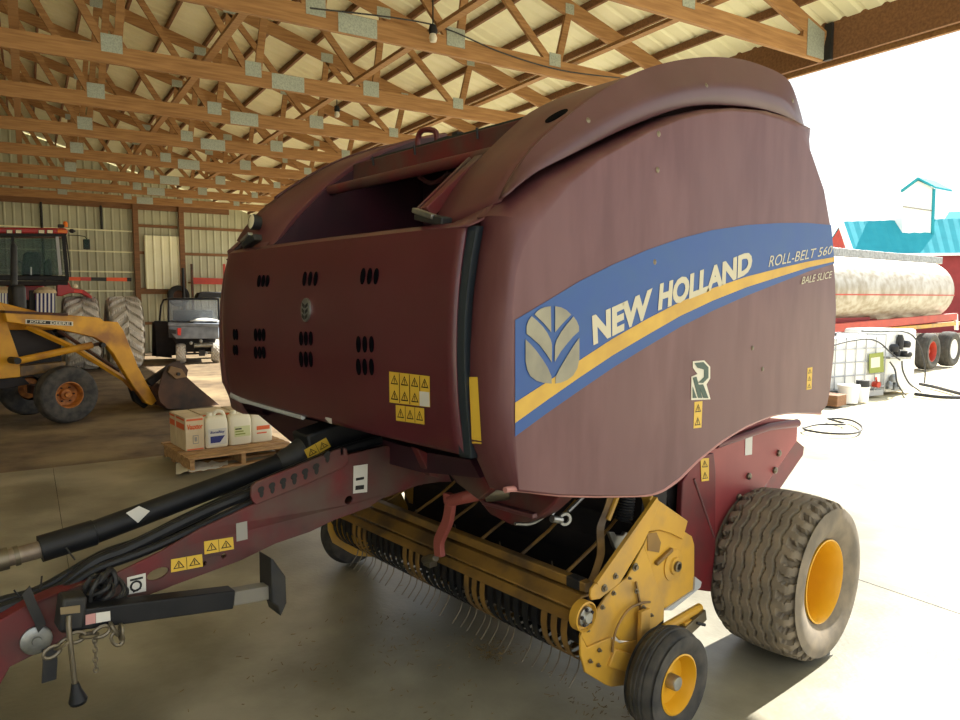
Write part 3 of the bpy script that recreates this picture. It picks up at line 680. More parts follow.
def wheel(f, side):
    T_ = f(tire_grid(-1.80, WY, WZ, WR, .47, .215, tread, n=288, m=76))
    r = MB(); ax = V3((side, 0, 0)); c = V3((XC + side * (-1.80 - XC), WY, WZ))
    r.lathe(c, ax, [(.218, .19), (.226, .212), (.219, .214), (.205, .19), (.199, .12), (.194, .02), (.19, -.10), (.11, -.14), (.06, -.13), (.0001, -.125)], 48)
    r.lathe(c, ax, [(.218, .19), (.218, -.19), (.226, -.21)], 48)
    h = MB(); h.lathe(c, ax, [(.06, -.14), (.06, -.1), (.045, -.08), (.0001, -.078)], 20)
    nuts = MB()
    w_ = B_('wheel', T_, M_rubber, smooth=30); B_('rim', r, M_rim, w_, smooth=40); B_('hub', h, M_rim, w_)
    for k in range(6):
        a = k * PI / 3; B_('wheel_nut', MB().lathe(c + V3((0, .09 * math.cos(a), .09 * math.sin(a))) + ax * -.138, ax, [(.012, 0), (.012, .02), (.0001, .02)], 6), M_bolt, w_)
wheel(lambda m: m, 1); wheel(mirror_mb, -1)

# --- pickup at the front
PX0, PX1 = -1.99, -4.08
pA, pB, pC, pH = (onX(x, y, -2.0) for x, y in ((580, 595), (573, 608), (566, 621), (587, 586)))
FY, FZ = pB.y, pB.z
mb = MB()
mb.prism([V3((PX0, FY + a, FZ + b)) for a, b in ((-.01, -.004), (-.012, .006), (pA.y - FY, pA.z - FZ), (pA.y - FY + .05, pA.z - FZ - .005), (pA.y - FY + .05, pA.z - FZ - .018), (pA.y - FY, pA.z - FZ - .014))], (PX1 - PX0, 0, 0))
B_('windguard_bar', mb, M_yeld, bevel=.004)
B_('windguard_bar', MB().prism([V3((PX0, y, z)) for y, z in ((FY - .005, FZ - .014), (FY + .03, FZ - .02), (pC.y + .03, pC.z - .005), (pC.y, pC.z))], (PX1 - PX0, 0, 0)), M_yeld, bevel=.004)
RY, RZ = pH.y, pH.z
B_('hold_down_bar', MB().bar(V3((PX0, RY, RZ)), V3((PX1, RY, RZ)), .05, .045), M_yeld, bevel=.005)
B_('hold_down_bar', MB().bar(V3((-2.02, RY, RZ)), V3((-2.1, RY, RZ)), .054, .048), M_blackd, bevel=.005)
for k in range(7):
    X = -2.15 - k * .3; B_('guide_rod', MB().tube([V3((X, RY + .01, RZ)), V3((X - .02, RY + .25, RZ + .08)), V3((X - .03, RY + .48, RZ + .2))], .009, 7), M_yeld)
dq = onX(598, 621, -2.0); DY, DZ, DR = dq.y, dq.z, .185
B_('pickup_drum', MB().tube([V3((-2.02, DY, DZ)), V3((-4.06, DY, DZ))], .125, 24), M_dark)
B_('shade_panel', MB().prism([V3((-2.03, 2.86, .24)), V3((-2.03, 2.92, 1.4)), V3((-2.03, 3.0, 1.4)), V3((-2.03, 3.0, .24))], (-2.1, 0, 0)), M_dark, smooth=0)  # dark panel added so no lit floor shows behind the pickup
B_('shade_panel', MB().prism([V3((-2.03, DY + .1, DZ - .06)), V3((-2.03, 2.9, .26)), V3((-2.03, 2.9, .24)), V3((-2.03, DY + .1, DZ - .1))], (-2.0, 0, 0)), M_dark, smooth=0)  # dark apron added from the drum back, for the same darkness
rng = random.Random(3)
nb = 34
for k in range(nb):
    X = -2.04 - k * (2.0 / (nb - 1)); a0, a1 = math.radians(128), math.radians(318)
    pts = [V3((X, DY + DR * math.cos(a), DZ + DR * 1.0 * math.sin(a))) for a in [lerp(a0, a1, j / 14) for j in range(15)]]
    yel = (k % 9) in (0, 1, 2)
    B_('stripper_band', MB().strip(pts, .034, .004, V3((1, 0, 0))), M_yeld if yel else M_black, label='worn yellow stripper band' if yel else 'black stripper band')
for k in range(nb - 1):
    if k % 9 in (6,): continue
    X = -2.07 - k * (2.0 / (nb - 1))
    for (ang, L) in ((-100, .2),):
        a = math.radians(ang + rng.uniform(-4, 4)); p = V3((X, DY + .17 * math.cos(a), DZ + .17 * math.sin(a)))
        pts = crom([p + V3((0, 0, .03)), p + V3((0, -.012, -.06)), p + V3((0, -.04, -.10)), p + V3((0, -.075, -.135))], 4)
        B_('pickup_tine', MB().tube(pts, .0035, 6), M_bolt)
for k in range(nb - 1):
    X = -2.07 - k * (2.0 / (nb - 1)); a = math.radians(100 + (k % 3) * 8)
    if k % 2: B_('pickup_tine', MB().tube([V3((X, DY + .15 * math.cos(a), DZ + .15 * math.sin(a))), V3((X, DY + .22 * math.cos(a), DZ + .22 * math.sin(a)))], .0035, 6), M_bolt)
q = lambda l: [(x / 4 + 520, y / 4 + 480) for x, y in l]
q2 = lambda l: [(x / 4 + 560, y / 4 + 540) for x, y in l]
def plate(name, px, X, m=M_yel, t=-.012, bevel=.003, both=True, **k):
    mb = MB().prism([onX(x, y, X) for x, y in px], (t, 0, 0)); o = B_(name, mb, m, bevel=bevel, **k)
    if both: B_(name, mirror_mb(mb), m, bevel=bevel)
    return o
plate('chain_case', q([(515, 210), (560, 200), (620, 215), (655, 205), (688, 225), (698, 260), (697, 440), (583, 522), (572, 490), (495, 264)]), -1.965, t=-.05)
plate('top_bracket', q([(546, 75), (672, 164), (652, 238), (610, 216), (560, 200), (518, 206), (505, 195)]), -1.95, t=-.03)
lp = plate('pickup_side', q([(495, 262), (520, 330), (578, 500), (575, 560), (540, 590), (500, 612), (478, 650), (400, 642), (380, 620), (360, 640), (270, 672), (243, 620), (330, 490), (365, 440), (430, 390)]), -1.945, t=-.012)
plate('pickup_side', q([(243, 620), (270, 672), (360, 632), (405, 655), (480, 640), (470, 700), (440, 820), (365, 828), (340, 818), (262, 770), (243, 700)]), -1.93, t=-.012)
arm = plate('lift_arm', q([(545, 75), (560, 86), (520, 200), (490, 262), (400, 412), (365, 440), (320, 476), (287, 482), (281, 462), (285, 436), (312, 403), (400, 290), (500, 140)]), -1.925, t=-.012)
B_('arm_flange', MB().bar(onX(656, 498, -1.925), onX(596, 583, -1.925), .02, .015), M_yel, arm)
# rounded end housing of the windguard
hc_ = onX(579, 616, -1.93); hub_c = onX(584, 616, -1.93)
B_('end_housing', MB().lathe(hub_c + V3((-.03, 0, 0)), (1, 0, 0), [(.02, 0), (.062, 0), (.066, .004), (.066, .045), (.060, .048), (.056, .03), (.02, .025)], 28), M_yel)
B_('end_bearing', MB().lathe(hub_c, (1, 0, 0), [(.045, 0), (.042, .014), (.03, .016), (.022, .03), (.0001, .03)], 20), M_steel)
for k in range(5):
    a = k * 2 * PI / 5 + .4; B_('bearing_bolt', MB().lathe(hub_c + V3((.012, .034 * math.cos(a), .034 * math.sin(a))), (1, 0, 0), [(.008, 0), (.008, .01), (.0001, .01)], 6), M_dark)
# roller bearing on the chain case
bc = onX(673, 565, -1.965)
B_('bearing_flange', MB().lathe(bc, (1, 0, 0), [(.078, 0), (.078, .006), (.045, .01), (.04, .02), (.022, .022)], 28), M_yel)
B_('shaft_end', MB().lathe(bc, (1, 0, 0), [(.026, .0), (.026, .034), (.016, .036), (.014, .02), (.0001, .02)], 20), M_bolt)
B_('case_rib', MB().bar(onX(656, 564, -1.955), onX(672, 549, -1.955), .02, .02), M_yeld, bevel=.005)
B_('case_window', MB().prism([onX(x, y, -1.963) for x, y in q([(508, 215), (545, 210), (563, 250), (555, 290), (510, 282)])], (.002, 0, 0)), M_yeld, smooth=0)
B_('case_edge_tape', MB().prism([onX(x, y, -1.955) for x, y in q([(578, 522), (608, 522), (722, 430), (727, 408), (702, 388), (698, 440)])], (-.04, 0, 0)), M_greytrim, smooth=0)
for x, y, r in ((635, 567, .02), (615, 576, .015), (604, 588, .018), (613, 593, .012), (636, 591, .012), (602, 607, .012), (643, 607, .01), (651, 615, .01), (629, 578, .008), (587, 630, .01), (599, 650, .01), (590, 661, .01), (598, 665, .01)):
    b_ = B_('plate_bolt', MB().lathe(onX(x, y, -1.925), (1, 0, 0), [(r, 0), (r, .004), (r * .55, .005), (r * .55, .014), (.0001, .015)], 10), M_bolt)
B_('brace_rod', MB().tube(crom([onX(x, y, -1.92) for x, y in ((612, 652), (616, 630), (628, 610), (642, 603), (650, 602))], 4), .006, 6), M_yeld)
B_('plate_seam', MB().bar(onX(636, 582, -1.935), onX(645, 635, -1.935), .01, .008), M_yeld)
# gauge wheels
GC = V3((-1.78, 2.665, .237))
gt = lambda w, th: (.006 if (abs(abs(w) - .35) < .06 or abs(w) < .05) else 0)
def far_wheel(m):
    m2 = mirror_mb(m); m2.v = [p + V3((-.25, 0, 0)) for p in m2.v]; return m2
for f, side in ((lambda m: m, 1), (far_wheel, -1)):
    g = B_('gauge_wheel', f(tire_grid(GC.x, GC.y, GC.z, .237, .15, .128, gt, n=72, m=24, crown=.03)), M_rubberd, smooth=40)
    c = GC if side > 0 else mx(GC) + V3((-.25, 0, 0)); ax = V3((side, 0, 0))
    B_('rim', MB().lathe(c, ax, [(.128, .055), (.136, .066), (.129, .068), (.12, .05), (.113, .02), (.108, .005), (.08, .0), (.04, .012), (.0001, .015)], 36), M_rim, g, smooth=40)
    B_('hub_cap', MB().lathe(c, ax, [(.034, .0), (.034, .052), (.03, .06), (.0001, .06)], 18), M_steel, g)
    B_('wheel_fork', MB().bar(c + ax * -.02, c + ax * (-.15 if side > 0 else -.4), .04, .04).bar(c + V3((-.14 * side, 0, 0)), c + V3((-.15 * side, -.22, .12)), .03, .08).bar(c + V3((-.13 * side, 0, -.02)), c + V3((-.13 * side, .0, .28)), .025, .07), M_yel, bevel=.005)
ln = lambda s: onX(s[0], s[1], -1.695)
B_('height_adjuster', MB().tube([onX(664, 628, -1.95), onX(700, 607, -1.95)], .022, 10).box(onX(690, 620, -1.95), (.05, .16, .03)), M_yel, bevel=.004)
B_('adjuster_bracket', MB().bar(onX(682, 634, -1.93), onX(704, 614, -1.93), .03, .06), M_bolt, bevel=.004)
B_('adjuster_pin', MB().tube([onX(697, 623, -1.9), onX(705, 625, -1.88)], .008, 8), M_blackd)
# windguard arm, spring and pale bracket inside the side plate
B_('windguard_arm', MB().strip(crom([onX(x, y, -2.05) for x, y in q([(365, 62), (348, 120), (322, 185), (322, 240), (322, 300), (300, 370), (278, 420), (268, 470)])], 4), .035, .012, V3((.6, .8, 0)).normalized()), M_yeld, smooth=0)
B_('windguard_arm', MB().tube([onX(617, 497, -2.03), onX(608, 520, -2.03)], .012, 8), M_yel)
sa, sb_ = onX(627, 495, -2.03), onX(624, 520, -2.03); ax = (sb_ - sa); x_, y_ = basis(ax)
B_('lift_spring', MB().tube([sa + ax * (k / 120) + (x_ * math.cos(k * 2 * PI * 9 / 120) + y_ * math.sin(k * 2 * PI * 9 / 120)) * .036 for k in range(121)], .006, 6), M_black)
B_('rope_bracket', MB().prism([onX(x, y, -2.0) for x, y in q([(358, 210), (378, 208), (385, 222), (415, 222), (422, 208), (436, 212), (432, 235), (410, 262), (392, 288), (378, 268)])], (-.02, 0, 0)), M_steel, bevel=.003)
B_('yellow_post', MB().bar(onX(651, 512, -1.99), onX(647, 496, -1.99), .05, .03), M_yel, bevel=.004)

B_('front_underframe', MB().prism([onY(x, y, 1.9) for x, y in ((250, 408), (320, 422), (425, 452), (470, 460), (480, 478), (420, 472), (345, 452), (296, 446))], (0, .7, 0)), M_plum, smooth=0)
# --- under the door: cross member, crank lever and cylinders
c5 = lambda l: [(x / 4 + 380, y / 4 + 420) for x, y in l]
mb = MB(); YM = 2.15
mb.prism([onY(x, y, YM) for x, y in c5([(290, 165), (420, 235), (520, 262), (640, 285), (720, 300), (690, 340), (640, 385), (590, 412), (520, 420), (440, 380), (400, 330), (340, 280)])], (0, .12, 0))
B_('cross_member', mb, M_frame2, bevel=.01)
B_('cross_member', MB().bar(onY(484, 502, YM - .02), onY(535, 516, YM - .02), .03, .02), M_side, bevel=.003)
B_('pin_sleeve', MB().tube([onY(486, 492, YM - .05), onY(510, 490, YM + .02)], .045, 16), M_bolt)
cl = B_('crank_lever', MB().tube([onY(450, 501, 2.12), onY(466, 497, 2.12), onY(478, 494, 2.16)], [.028, .030, .034], 14), mat('faded_red_paint', (150, 78, 70), .5))
lv = crom([onY(x, y, 2.12) for x, y in c5([(262, 312), (282, 322), (272, 400), (250, 450), (236, 490), (240, 545)])], 4)
B_('lever_band', MB().strip(lv, .03, .055, V3((0, -1, 0))), MATS['faded_red_paint'], cl, bevel=.006)
B_('lever_foot', MB().box(onY(430, 561, 2.16), (.06, .05, .05)).tube([onY(424, 560, 2.14), onY(436, 558, 2.14)], .02, 10), M_bolt, bevel=.004)
B_('hydraulic_line', MB().tube(crom([onX(x, y, -2.2) for x, y in c5([(735, 300), (700, 345), (650, 390), (600, 415), (540, 415)])], 5), .008, 7), M_steel)
ey = onX(565, 519, -2.1)
B_('eye_bolt', MB().lathe(ey, (1, -.4, 0), [(.018, -.006), (.03, -.006), (.03, .006), (.018, .006)], 18, closed=True).tube([ey + V3((0, .02, .03)), onX(583, 497, -2.1)], .009, 8), M_steel)
B_('release_pin', MB().tube([onX(552, 519, -2.1), onX(561, 520, -2.1)], .016, 10).tube([onX(564, 497, -2.12), onX(552, 515, -2.12)], .007, 8), M_steel)
mb = MB(); mb.prism([onX(x, y, -2.55) for x, y in ((417, 448), (428, 453), (440, 478), (430, 476))], (-.05, 0, 0)); B_('tongue_brace', mb, M_frame2, bevel=.004)
mb = MB(); mb.prism([onY(x, y, 2.0) for x, y in ((434, 452), (470, 460), (492, 489), (478, 500), (455, 482))], (0, .05, 0)); B_('front_bracket', mb, M_frame2, bevel=.006)
B_('chamber_front', MB().prism([V3((-2.0, 2.55, 1.25)), V3((-2.0, 2.6, 1.42)), V3((-2.0, 3.0, 1.42)), V3((-2.0, 3.0, 1.1))], (-2.05, 0, 0)), M_dark, smooth=0)
# --- tongue, drive shaft, jack and hoses
XT = -2.85
tp = [(-60, 662), (-20, 632), (0, 622), (25, 607), (62, 592), (85, 583), (117, 573), (160, 552), (200, 529), (252, 505), (300, 486), (347, 455), (385, 446), (418, 450), (445, 466), (452, 482),
      (440, 482), (412, 486), (385, 497), (370, 507), (335, 520), (310, 532), (275, 544), (240, 561), (175, 585), (147, 596), (110, 615), (62, 641), (30, 657), (10, 667), (0, 685), (-30, 730), (-60, 760)]
poly = [onX(x, y, XT) for x, y in tp]
def hole(x, y, rx, ry, n=16):
    c = onX(x, y, XT); u = onX(x + rx, y - rx * .35, XT) - c; v = onX(x, y - ry, XT) - c
    return [c + u * math.cos(a) + v * math.sin(a) for a in [k * 2 * PI / n for k in range(n)]]
holes = [hole(158, 574, 11, 5.5), hole(204, 564, 2.4, 2.4), hole(224, 556, 2.4, 2.4), hole(349, 500, 4, 4)]
mb = prism_holes(poly, holes, (-.014, 0, 0)); tongue = B_('tongue', mb, M_frame2, bevel=.003)
fh = []
for x, y, rx, ry in ((158, 574, 16, 9), (204, 564, 3.5, 3.5), (224, 556, 3.5, 3.5), (137, 553, 9, 5)):
    X2 = XT - .26; c = onX(x, y, X2); u = onX(x + rx, y - rx * .35, X2) - c; v = onX(x, y - ry, X2) - c
    fh.append([c + u * math.cos(a) + v * math.sin(a) for a in [k * 2 * PI / 16 for k in range(16)]])
mb2 = prism_holes([p + V3((-.26, 0, -.07)) for p in poly], fh, (-.014, 0, 0)); B_('tongue_plate', mb2, M_frame2, tongue, bevel=.003)
mid = [onX(x, y, XT) for x, y in ((-30, 668), (62, 618), (147, 585), (310, 520), (420, 480))]
flo = MB()
for a, b in list(zip(mid, mid[1:]))[3:]: flo.prism([a + V3((-.014, 0, -.02)), b + V3((-.014, 0, -.02)), b + V3((-.29, 0, -.02)), a + V3((-.29, 0, -.02))], (0, 0, -.01))
B_('tongue_web', flo, M_frame2, tongue, smooth=0)
topf = [onX(x, y, XT) for x, y in ((-20, 632), (25, 607), (62, 592), (117, 573))]
mb = MB()
for a, b in zip(topf, topf[1:]): mb.prism([a + V3((0, 0, .002)), b + V3((0, 0, .002)), b + V3((-.08, 0, .004)), a + V3((-.08, 0, .004))], (0, 0, -.008))
B_('tongue_flange', mb, M_frame, tongue, smooth=0)
fT = lambda x, y: onX(x, y, XT + .001)
def spot(name, x, y, rx, ry, X, m, parent, n=18, t=.002):
    c = onX(x, y, X); u = onX(x + rx, y - rx * .35, X) - c; v = onX(x, y - ry, X) - c
    return B_(name, MB().prism([c + u * math.cos(a) + v * math.sin(a) for a in [k * 2 * PI / n for k in range(n)]], (t, 0, 0)), m, parent, smooth=0)
label([(171, 559.5), (202, 554), (203, 566.5), (171, 572.5)], 1, 2, fT, tongue)
label([(204, 541.5), (233, 537), (234, 549), (204.5, 554.5)], 1, 2, fT, tongue)
for px, m in (([(127, 577.5), (145.5, 573), (146, 591), (127.5, 594.5)], M_sticker), ([(236, 523.5), (247, 521), (247.5, 539), (236.5, 541.5)], M_greyst), ([(353.5, 466), (367.5, 464), (367, 492), (353, 493.5)], M_sticker)):
    B_('sticker', MB().prism([fT(*p) for p in px], (.0015, 0, 0)), m, tongue, smooth=0, label='white sticker' if m is M_sticker else 'worn grey sticker')
B_('sticker_print', MB().lathe(onX(136, 586, XT + .004), (1, 0, 0), [(.014, 0), (.022, 0)], 18).bar(onX(130, 580.5, XT + .004), onX(143, 577.5, XT + .004), .001, .008).bar(onX(133, 592, XT + .004), onX(141, 588, XT + .004), .001, .007), M_ink, tongue, smooth=0)
B_('sticker_print', MB().bar(onX(356, 479.5, XT + .004), onX(364, 478, XT + .004), .001, .012).bar(onX(355.5, 488, XT + .004), onX(364, 487, XT + .004), .001, .02), M_ink, tongue, smooth=0)
# toothed shaft rack
rk = [(251, 496), (252, 486), (257, 482), (300, 465), (336, 450), (341, 448.5), (341, 455), (344, 455), (344, 448), (347, 448.5), (349, 462), (343, 468), (300, 487), (256, 505), (252, 500)]
rack = B_('hose_rack', MB().prism([onX(x, y, XT + .016) for x, y in rk], (-.015, 0, 0)), M_frame2, bevel=.003)
for x, y in ((261, 491), (272, 487), (283, 482.5), (294, 478), (305, 473), (316, 468), (327, 456)):
    spot('rack_slot', x, y - 1.5, 3.2, 3.2, XT + .0165, M_ink, rack); spot('rack_slot', x + .5, y + 2.5, 2, 4, XT + .017, M_ink, rack)
# drive shaft with its plastic guard
XS = -3.12
P_ = lambda x, y: onX(x, y, XS)
sh = B_('drive_shaft', MB().tube([P_(-60, 577), P_(0, 560), P_(42, 549)], .033, 14), mat('bare_shaft_steel', (150, 138, 122), .5, .6, (116, 100, 88), 12))
B_('shaft_joint', MB().tube([P_(-8, 562), P_(8, 558)], .042, 14).tube([P_(14, 556.5), P_(19, 555)], .038, 14), M_bolt, sh)
B_('shaft_guard', MB().tube([P_(40, 549), P_(94, 532.5), P_(95, 532), P_(130, 519), P_(290, 459.5)], [.052, .052, .047, .047, .044], 22), M_black, sh)
B_('guard_bell', MB().tube([P_(278, 463), P_(292, 458), P_(302, 453), P_(325, 444), P_(400, 420)], [.045, .062, .075, .085, .085], 22), M_blackd, sh)
g0 = P_(316, 440)
bx = MB().bar(onX(302, 448, XS + .02), onX(400, 412, XS + .02), .16, .15); bo = B_('gear_shield', bx, M_black, bevel=.012)
bb = bx.bvh()
def fB(x, y): h = bb.ray_cast(CP, ray(x, y)); return h[0] if h[0] else onX(x, y, XS + .1)
label([(304, 450), (326, 437.5), (331, 446.5), (308.5, 459.5)], 1, 2, lambda x, y: onX(x, y, XS + .102), bo)
B_('sticker', MB().add([lift(lambda x, y: onX(x, y, XS + .047), .003)(*p) for p in ((126, 513), (139, 506), (150, 511), (138, 523))], [(0, 1, 2, 3)]), M_sticker, sh, smooth=0)
# hoses running along the tongue
for k, (dx, pts, r) in enumerate(((-2.93, [(-20, 622), (0, 610), (30, 600), (60, 588), (95, 562), (130, 548), (200, 514), (262, 488), (330, 455), (380, 440)], .024), (-2.98, [(-20, 612), (0, 602), (40, 590), (100, 556), (140, 541), (200, 511), (300, 466), (370, 438)], .02),
                     (-3.05, [(-20, 616), (10, 603), (60, 582), (110, 556), (170, 530), (250, 494), (330, 460)], .018), (-2.9, [(20, 608), (60, 592), (88, 574), (110, 564), (160, 545), (240, 508), (300, 480)], .018), (-3.0, [(60, 585), (90, 566), (120, 552), (180, 526), (250, 492), (310, 466)], .022))):
    B_('hydraulic_hose', MB().tube(crom([onX(x, y, dx) for x, y in pts], 5), r, 9), M_black)
rng = random.Random(5)
for k in range(7):
    c = onX(104 + rng.uniform(-8, 8), 586 + rng.uniform(-8, 6), -2.82 + rng.uniform(-.03, .02)); ax = V3((1, rng.uniform(-.6, .6), rng.uniform(-.6, .6))).normalized(); x, y = basis(ax); R_ = rng.uniform(.035, .07)
    B_('coiled_cable', MB().tube([c + (x * math.cos(a) + y * math.sin(a) * .8) * R_ + ax * (.02 * math.sin(2 * a)) for a in [j * 2 * PI / 20 for j in range(21)]], .009, 6, cap=False), M_blackd)
B_('tongue_strap', MB().strip(crom([onX(x, y, -2.83) for x, y in ((26, 590), (32, 605), (38, 618), (42, 628))], 3), .035, .008, V3((0, .6, .6)).normalized()), M_blackd)
# hitch disc, jack
B_('hitch_disc', MB().lathe(onX(36, 639.5, XT + .002), (1, 0, 0), [(.05, 0), (.05, .01), (.044, .014), (.016, .014), (.014, .022), (.0001, .022)], 26), M_steel)
XJ = -2.76
J = lambda x, y: onX(x, y, XJ)
jack = B_('parking_jack', MB().bar(J(60, 619), J(231, 597), .075, .075), M_black, bevel=.006)
B_('jack_tube', MB().bar(J(231, 597), J(275, 589), .06, .058), mat('grey_primer', (120, 116, 106), .5), jack, bevel=.004)
B_('jack_foot', MB().prism([onX(x, y, XJ + .06) for x, y in ((271, 558), (274, 560), (286, 577), (287, 603), (281, 617), (278, 607), (272, 603))], (-.12, 0, 0)), M_blackd, jack, bevel=.006)
B_('jack_head', MB().bar(J(58, 612), J(83, 609), .09, .115), M_blackd, jack, bevel=.01)
XJs = XJ + .04
B_('jack_plate', MB().prism([onX(x, y, XJ + .047) for x, y in ((60, 607.5), (80, 605), (80, 612.5), (60.5, 614.5))], (.002, 0, 0)), mat('worn_tan_plate', (128, 112, 82), .6), jack, smooth=0)
for px, m in (([(85.5, 615), (95.5, 613), (95.5, 623), (85.5, 625)], mat('pale_red_sticker', (190, 140, 136), .6)), ([(95.8, 613), (110, 611), (110.5, 620.5), (96, 623)], M_sticker)):
    B_('sticker', MB().prism([onX(x, y, XJ + .039) for x, y in px], (.0015, 0, 0)), m, jack, smooth=0)
cr = B_('jack_crank', MB().tube([onX(69, 616, XJ + .06), onX(68.5, 625, XJ + .075), onX(71, 650, XJ + .075), onX(75.5, 690, XJ + .075)], .009, 8), M_bolt, jack)
B_('crank_grip', MB().tube([onX(75, 683, XJ + .075), onX(76, 690, XJ + .075), onX(78, 700, XJ + .075), onX(78.5, 703, XJ + .075)], [.012, .018, .03, .026], 14), M_black, jack)
B_('rubber_flap', MB().strip(crom([onX(x, y, -2.83) for x, y in ((49, 648), (50, 660), (49.5, 672), (49, 681))], 3), .045, .006, V3((0, 1, 0))), M_blackd)
def chain(pts, r, tr, step):
    path = crom(pts, 12); d = 0; last = path[0]; L = []; k = 0
    for a, b in zip(path, path[1:]):
        d += (b - a).length
        if d >= step:
            d = 0; u = (b - a).normalized(); x, y = basis(u); s = x if k % 2 else y; k += 1
            L.append([a + u * (r * 1.5 * math.cos(t)) + s * (r * math.sin(t)) for t in [j * 2 * PI / 12 for j in range(13)]])
    mb = MB()
    for l in L: mb.tube(l, tr, 6, cap=False)
    return mb
B_('safety_chain', chain([onX(x, y, -2.70) for x, y in ((40, 655), (52, 652), (70, 639), (95, 634), (112, 628), (116, 636), (119, 640), (121, 630), (118, 622))], .018, .0065, .038), M_bolt)
B_('hanging_chain', chain([onX(x, y, -2.72) for x, y in ((94, 630), (95, 645), (95.5, 660), (96, 673))], .007, .0025, .014), M_bolt)
for x0, y0, x1, y1 in ((20, 598, 14, 590), (75, 560, 66, 548), (40, 592, 42, 576)):
    B_('cable_tie', MB().tube([onX(x0, y0, -2.9), onX(x1, y1, -2.9)], .003, 5), M_black)
# ------------------------------------------------------------------ helper: a thing seen on an upright plane (local x along it, y away from the viewer, z up)
class Side(Thing):
    def __init__(s, name, lab, cat, loc, d, group=None):
        d = V3((d[0], d[1], 0)).normalized(); super().__init__(name, lab, cat, loc, math.atan2(d.y, d.x), group)
        s.o = V3(loc); s.d = d; s.n = UP.cross(d).normalized()
        if s.n.dot(s.o - CP) < 0: s.n = -s.n
    def at(s, x, y, dep=0.): return onP(x, y, s.o + s.n * dep, s.n)
    def poly(s, l, dep=0., t=.05): return MB().prism([s.at(x, y, dep) for x, y in l], s.n * t)
    def tube(s, l, r, dep=0., n=10): return MB().tube([s.at(x, y, dep) for x, y in l], r, n)
def wheel_parts(T, c, ax, R, W, rin, m_t, m_r, tread=None, n=96, m=32, nuts=6, crown=.03, name='wheel', dish=-.02):
    # tyre + rim about axis ax (towards the viewer side), built with the baler's tyre profile turned to the axis
    ax = V3(ax).normalized(); g = tire_grid(0, 0, 0, R, W, rin, tread or (lambda w, th: 0), n=n, m=m, crown=crown)
    yv = UP.cross(ax).normalized(); g.v = [c + ax * p.x + yv * p.y + UP * p.z for p in g.v]
    w_ = T.part(name, g, m_t, smooth=35); h = W / 2
    T.part('rim', MB().lathe(c, ax, [(rin, h * .72), (rin * 1.05, h * .84), (rin * .98, h * .85), (rin * .9, h * .6), (rin * .85, dish), (rin * .45, dish - .02), (rin * .4, dish + .03), (rin * .22, dish + .04), (rin * .2, dish + .09), (.0001, dish + .09)], 36), m_r, w_, smooth=40)
    for k in range(nuts):
        a = k * 2 * PI / nuts; T.part('wheel_nut', MB().lathe(c + (yv * math.cos(a) + UP * math.sin(a)) * rin * .6 + ax * (dish - .015), ax, [(rin * .07, 0), (rin * .07, .03), (.0001, .03)], 8), M_rust, w_)
    return w_
def group_lab(o, g): o['group'] = g

# ------------------------------------------------------------------ yellow loader
L0 = onZ(70, 423); LD = (-.22, .975)
LO_ = Side('loader_tractor', 'yellow loader tractor with its bucket lowered, left of the baler', 'loader', L0, LD)
ln_ = LO_.n
wheel_parts(LO_, LO_.at(70, 395) + ln_ * .12, -ln_, .455, .28, .2, M_rubberd, mat('worn_orange_rim', (196, 124, 48), .6, 0, (140, 84, 40), 12), tread=lambda w, th: .006 if abs(abs(w) - .3) < .07 else 0)
wheel_parts(LO_, LO_.at(70, 395) + ln_ * 1.5, ln_, .455, .28, .2, M_rubberd, MATS['worn_orange_rim'], nuts=0)
LO_.part('front_axle', MB().bar(LO_.at(70, 395) + ln_ * .25, LO_.at(70, 395) + ln_ * 1.4, .12, .14), M_rust)
LO_.part('loader_tower', LO_.poly([(-26, 300), (0, 302), (6, 311), (7.5, 324), (15, 345), (20, 360), (20.6, 377), (0, 379), (-26, 380)], .3, .08), M_jd, bevel=.01)
LO_.part('loader_tower', LO_.poly([(-26, 300), (0, 302), (6, 311), (7.5, 324), (15, 345), (20, 360), (20.6, 377), (0, 379), (-26, 380)], 1.3, .08), M_jd, bevel=.01)
armpx = [(4, 311), (40, 312.5), (75, 315.5), (100, 317.5), (104, 321), (118, 322), (124, 331), (130, 346), (138, 366), (147, 383), (157, 401), (152, 405.5), (146, 403), (133, 386), (122, 368), (113, 353), (104, 343), (95, 337.5), (60, 329.5), (30, 325.5), (7, 322)]
for dep in (.05, 1.45):
    a_ = LO_.part('loader_arm', LO_.poly(armpx, dep, .12), M_jd, bevel=.012)
    LO_.part('arm_rail', LO_.poly([(5, 310.5), (68, 313.2), (68, 316), (5, 313)], dep - .03, .18), M_rust, a_, smooth=0)
    LO_.part('pivot_pin', MB().lathe(LO_.at(102, 345, dep), -ln_, [(.0001, .05), (.04, .05), (.045, -.02)], 14), M_black, a_)
    LO_.part('lift_cylinder', LO_.tube([(17, 361), (92, 345)], .055, dep + .12), M_jd)
    LO_.part('cylinder_rod', LO_.tube([(88, 346), (104, 343)], .03, dep + .12), M_rust)
    LO_.part('tilt_link', LO_.tube([(26, 326), (72, 347), (100, 364), (124, 379), (140, 396)], .045, dep + .2, 4), M_jd)
    LO_.part('tilt_link', LO_.tube([(58, 330), (98, 357), (119, 371)], .03, dep + .25, 4), M_rust)
LO_.part('cylinder_pin', MB().lathe(LO_.at(15, 360.5, .06), -ln_, [(.0001, .1), (.05, .1), (.05, -.15)], 14), M_black)
LO_.part('name_plate', LO_.poly([(25.5, 319.2), (73, 321.6), (73, 326), (25.5, 323.6)], .045, -.004), M_white, smooth=0)
LO_.part('name_panel', LO_.poly([(27, 319.8), (71.5, 322.1), (71.5, 325.4), (27, 323.1)], .04, -.004), M_ink, smooth=0)
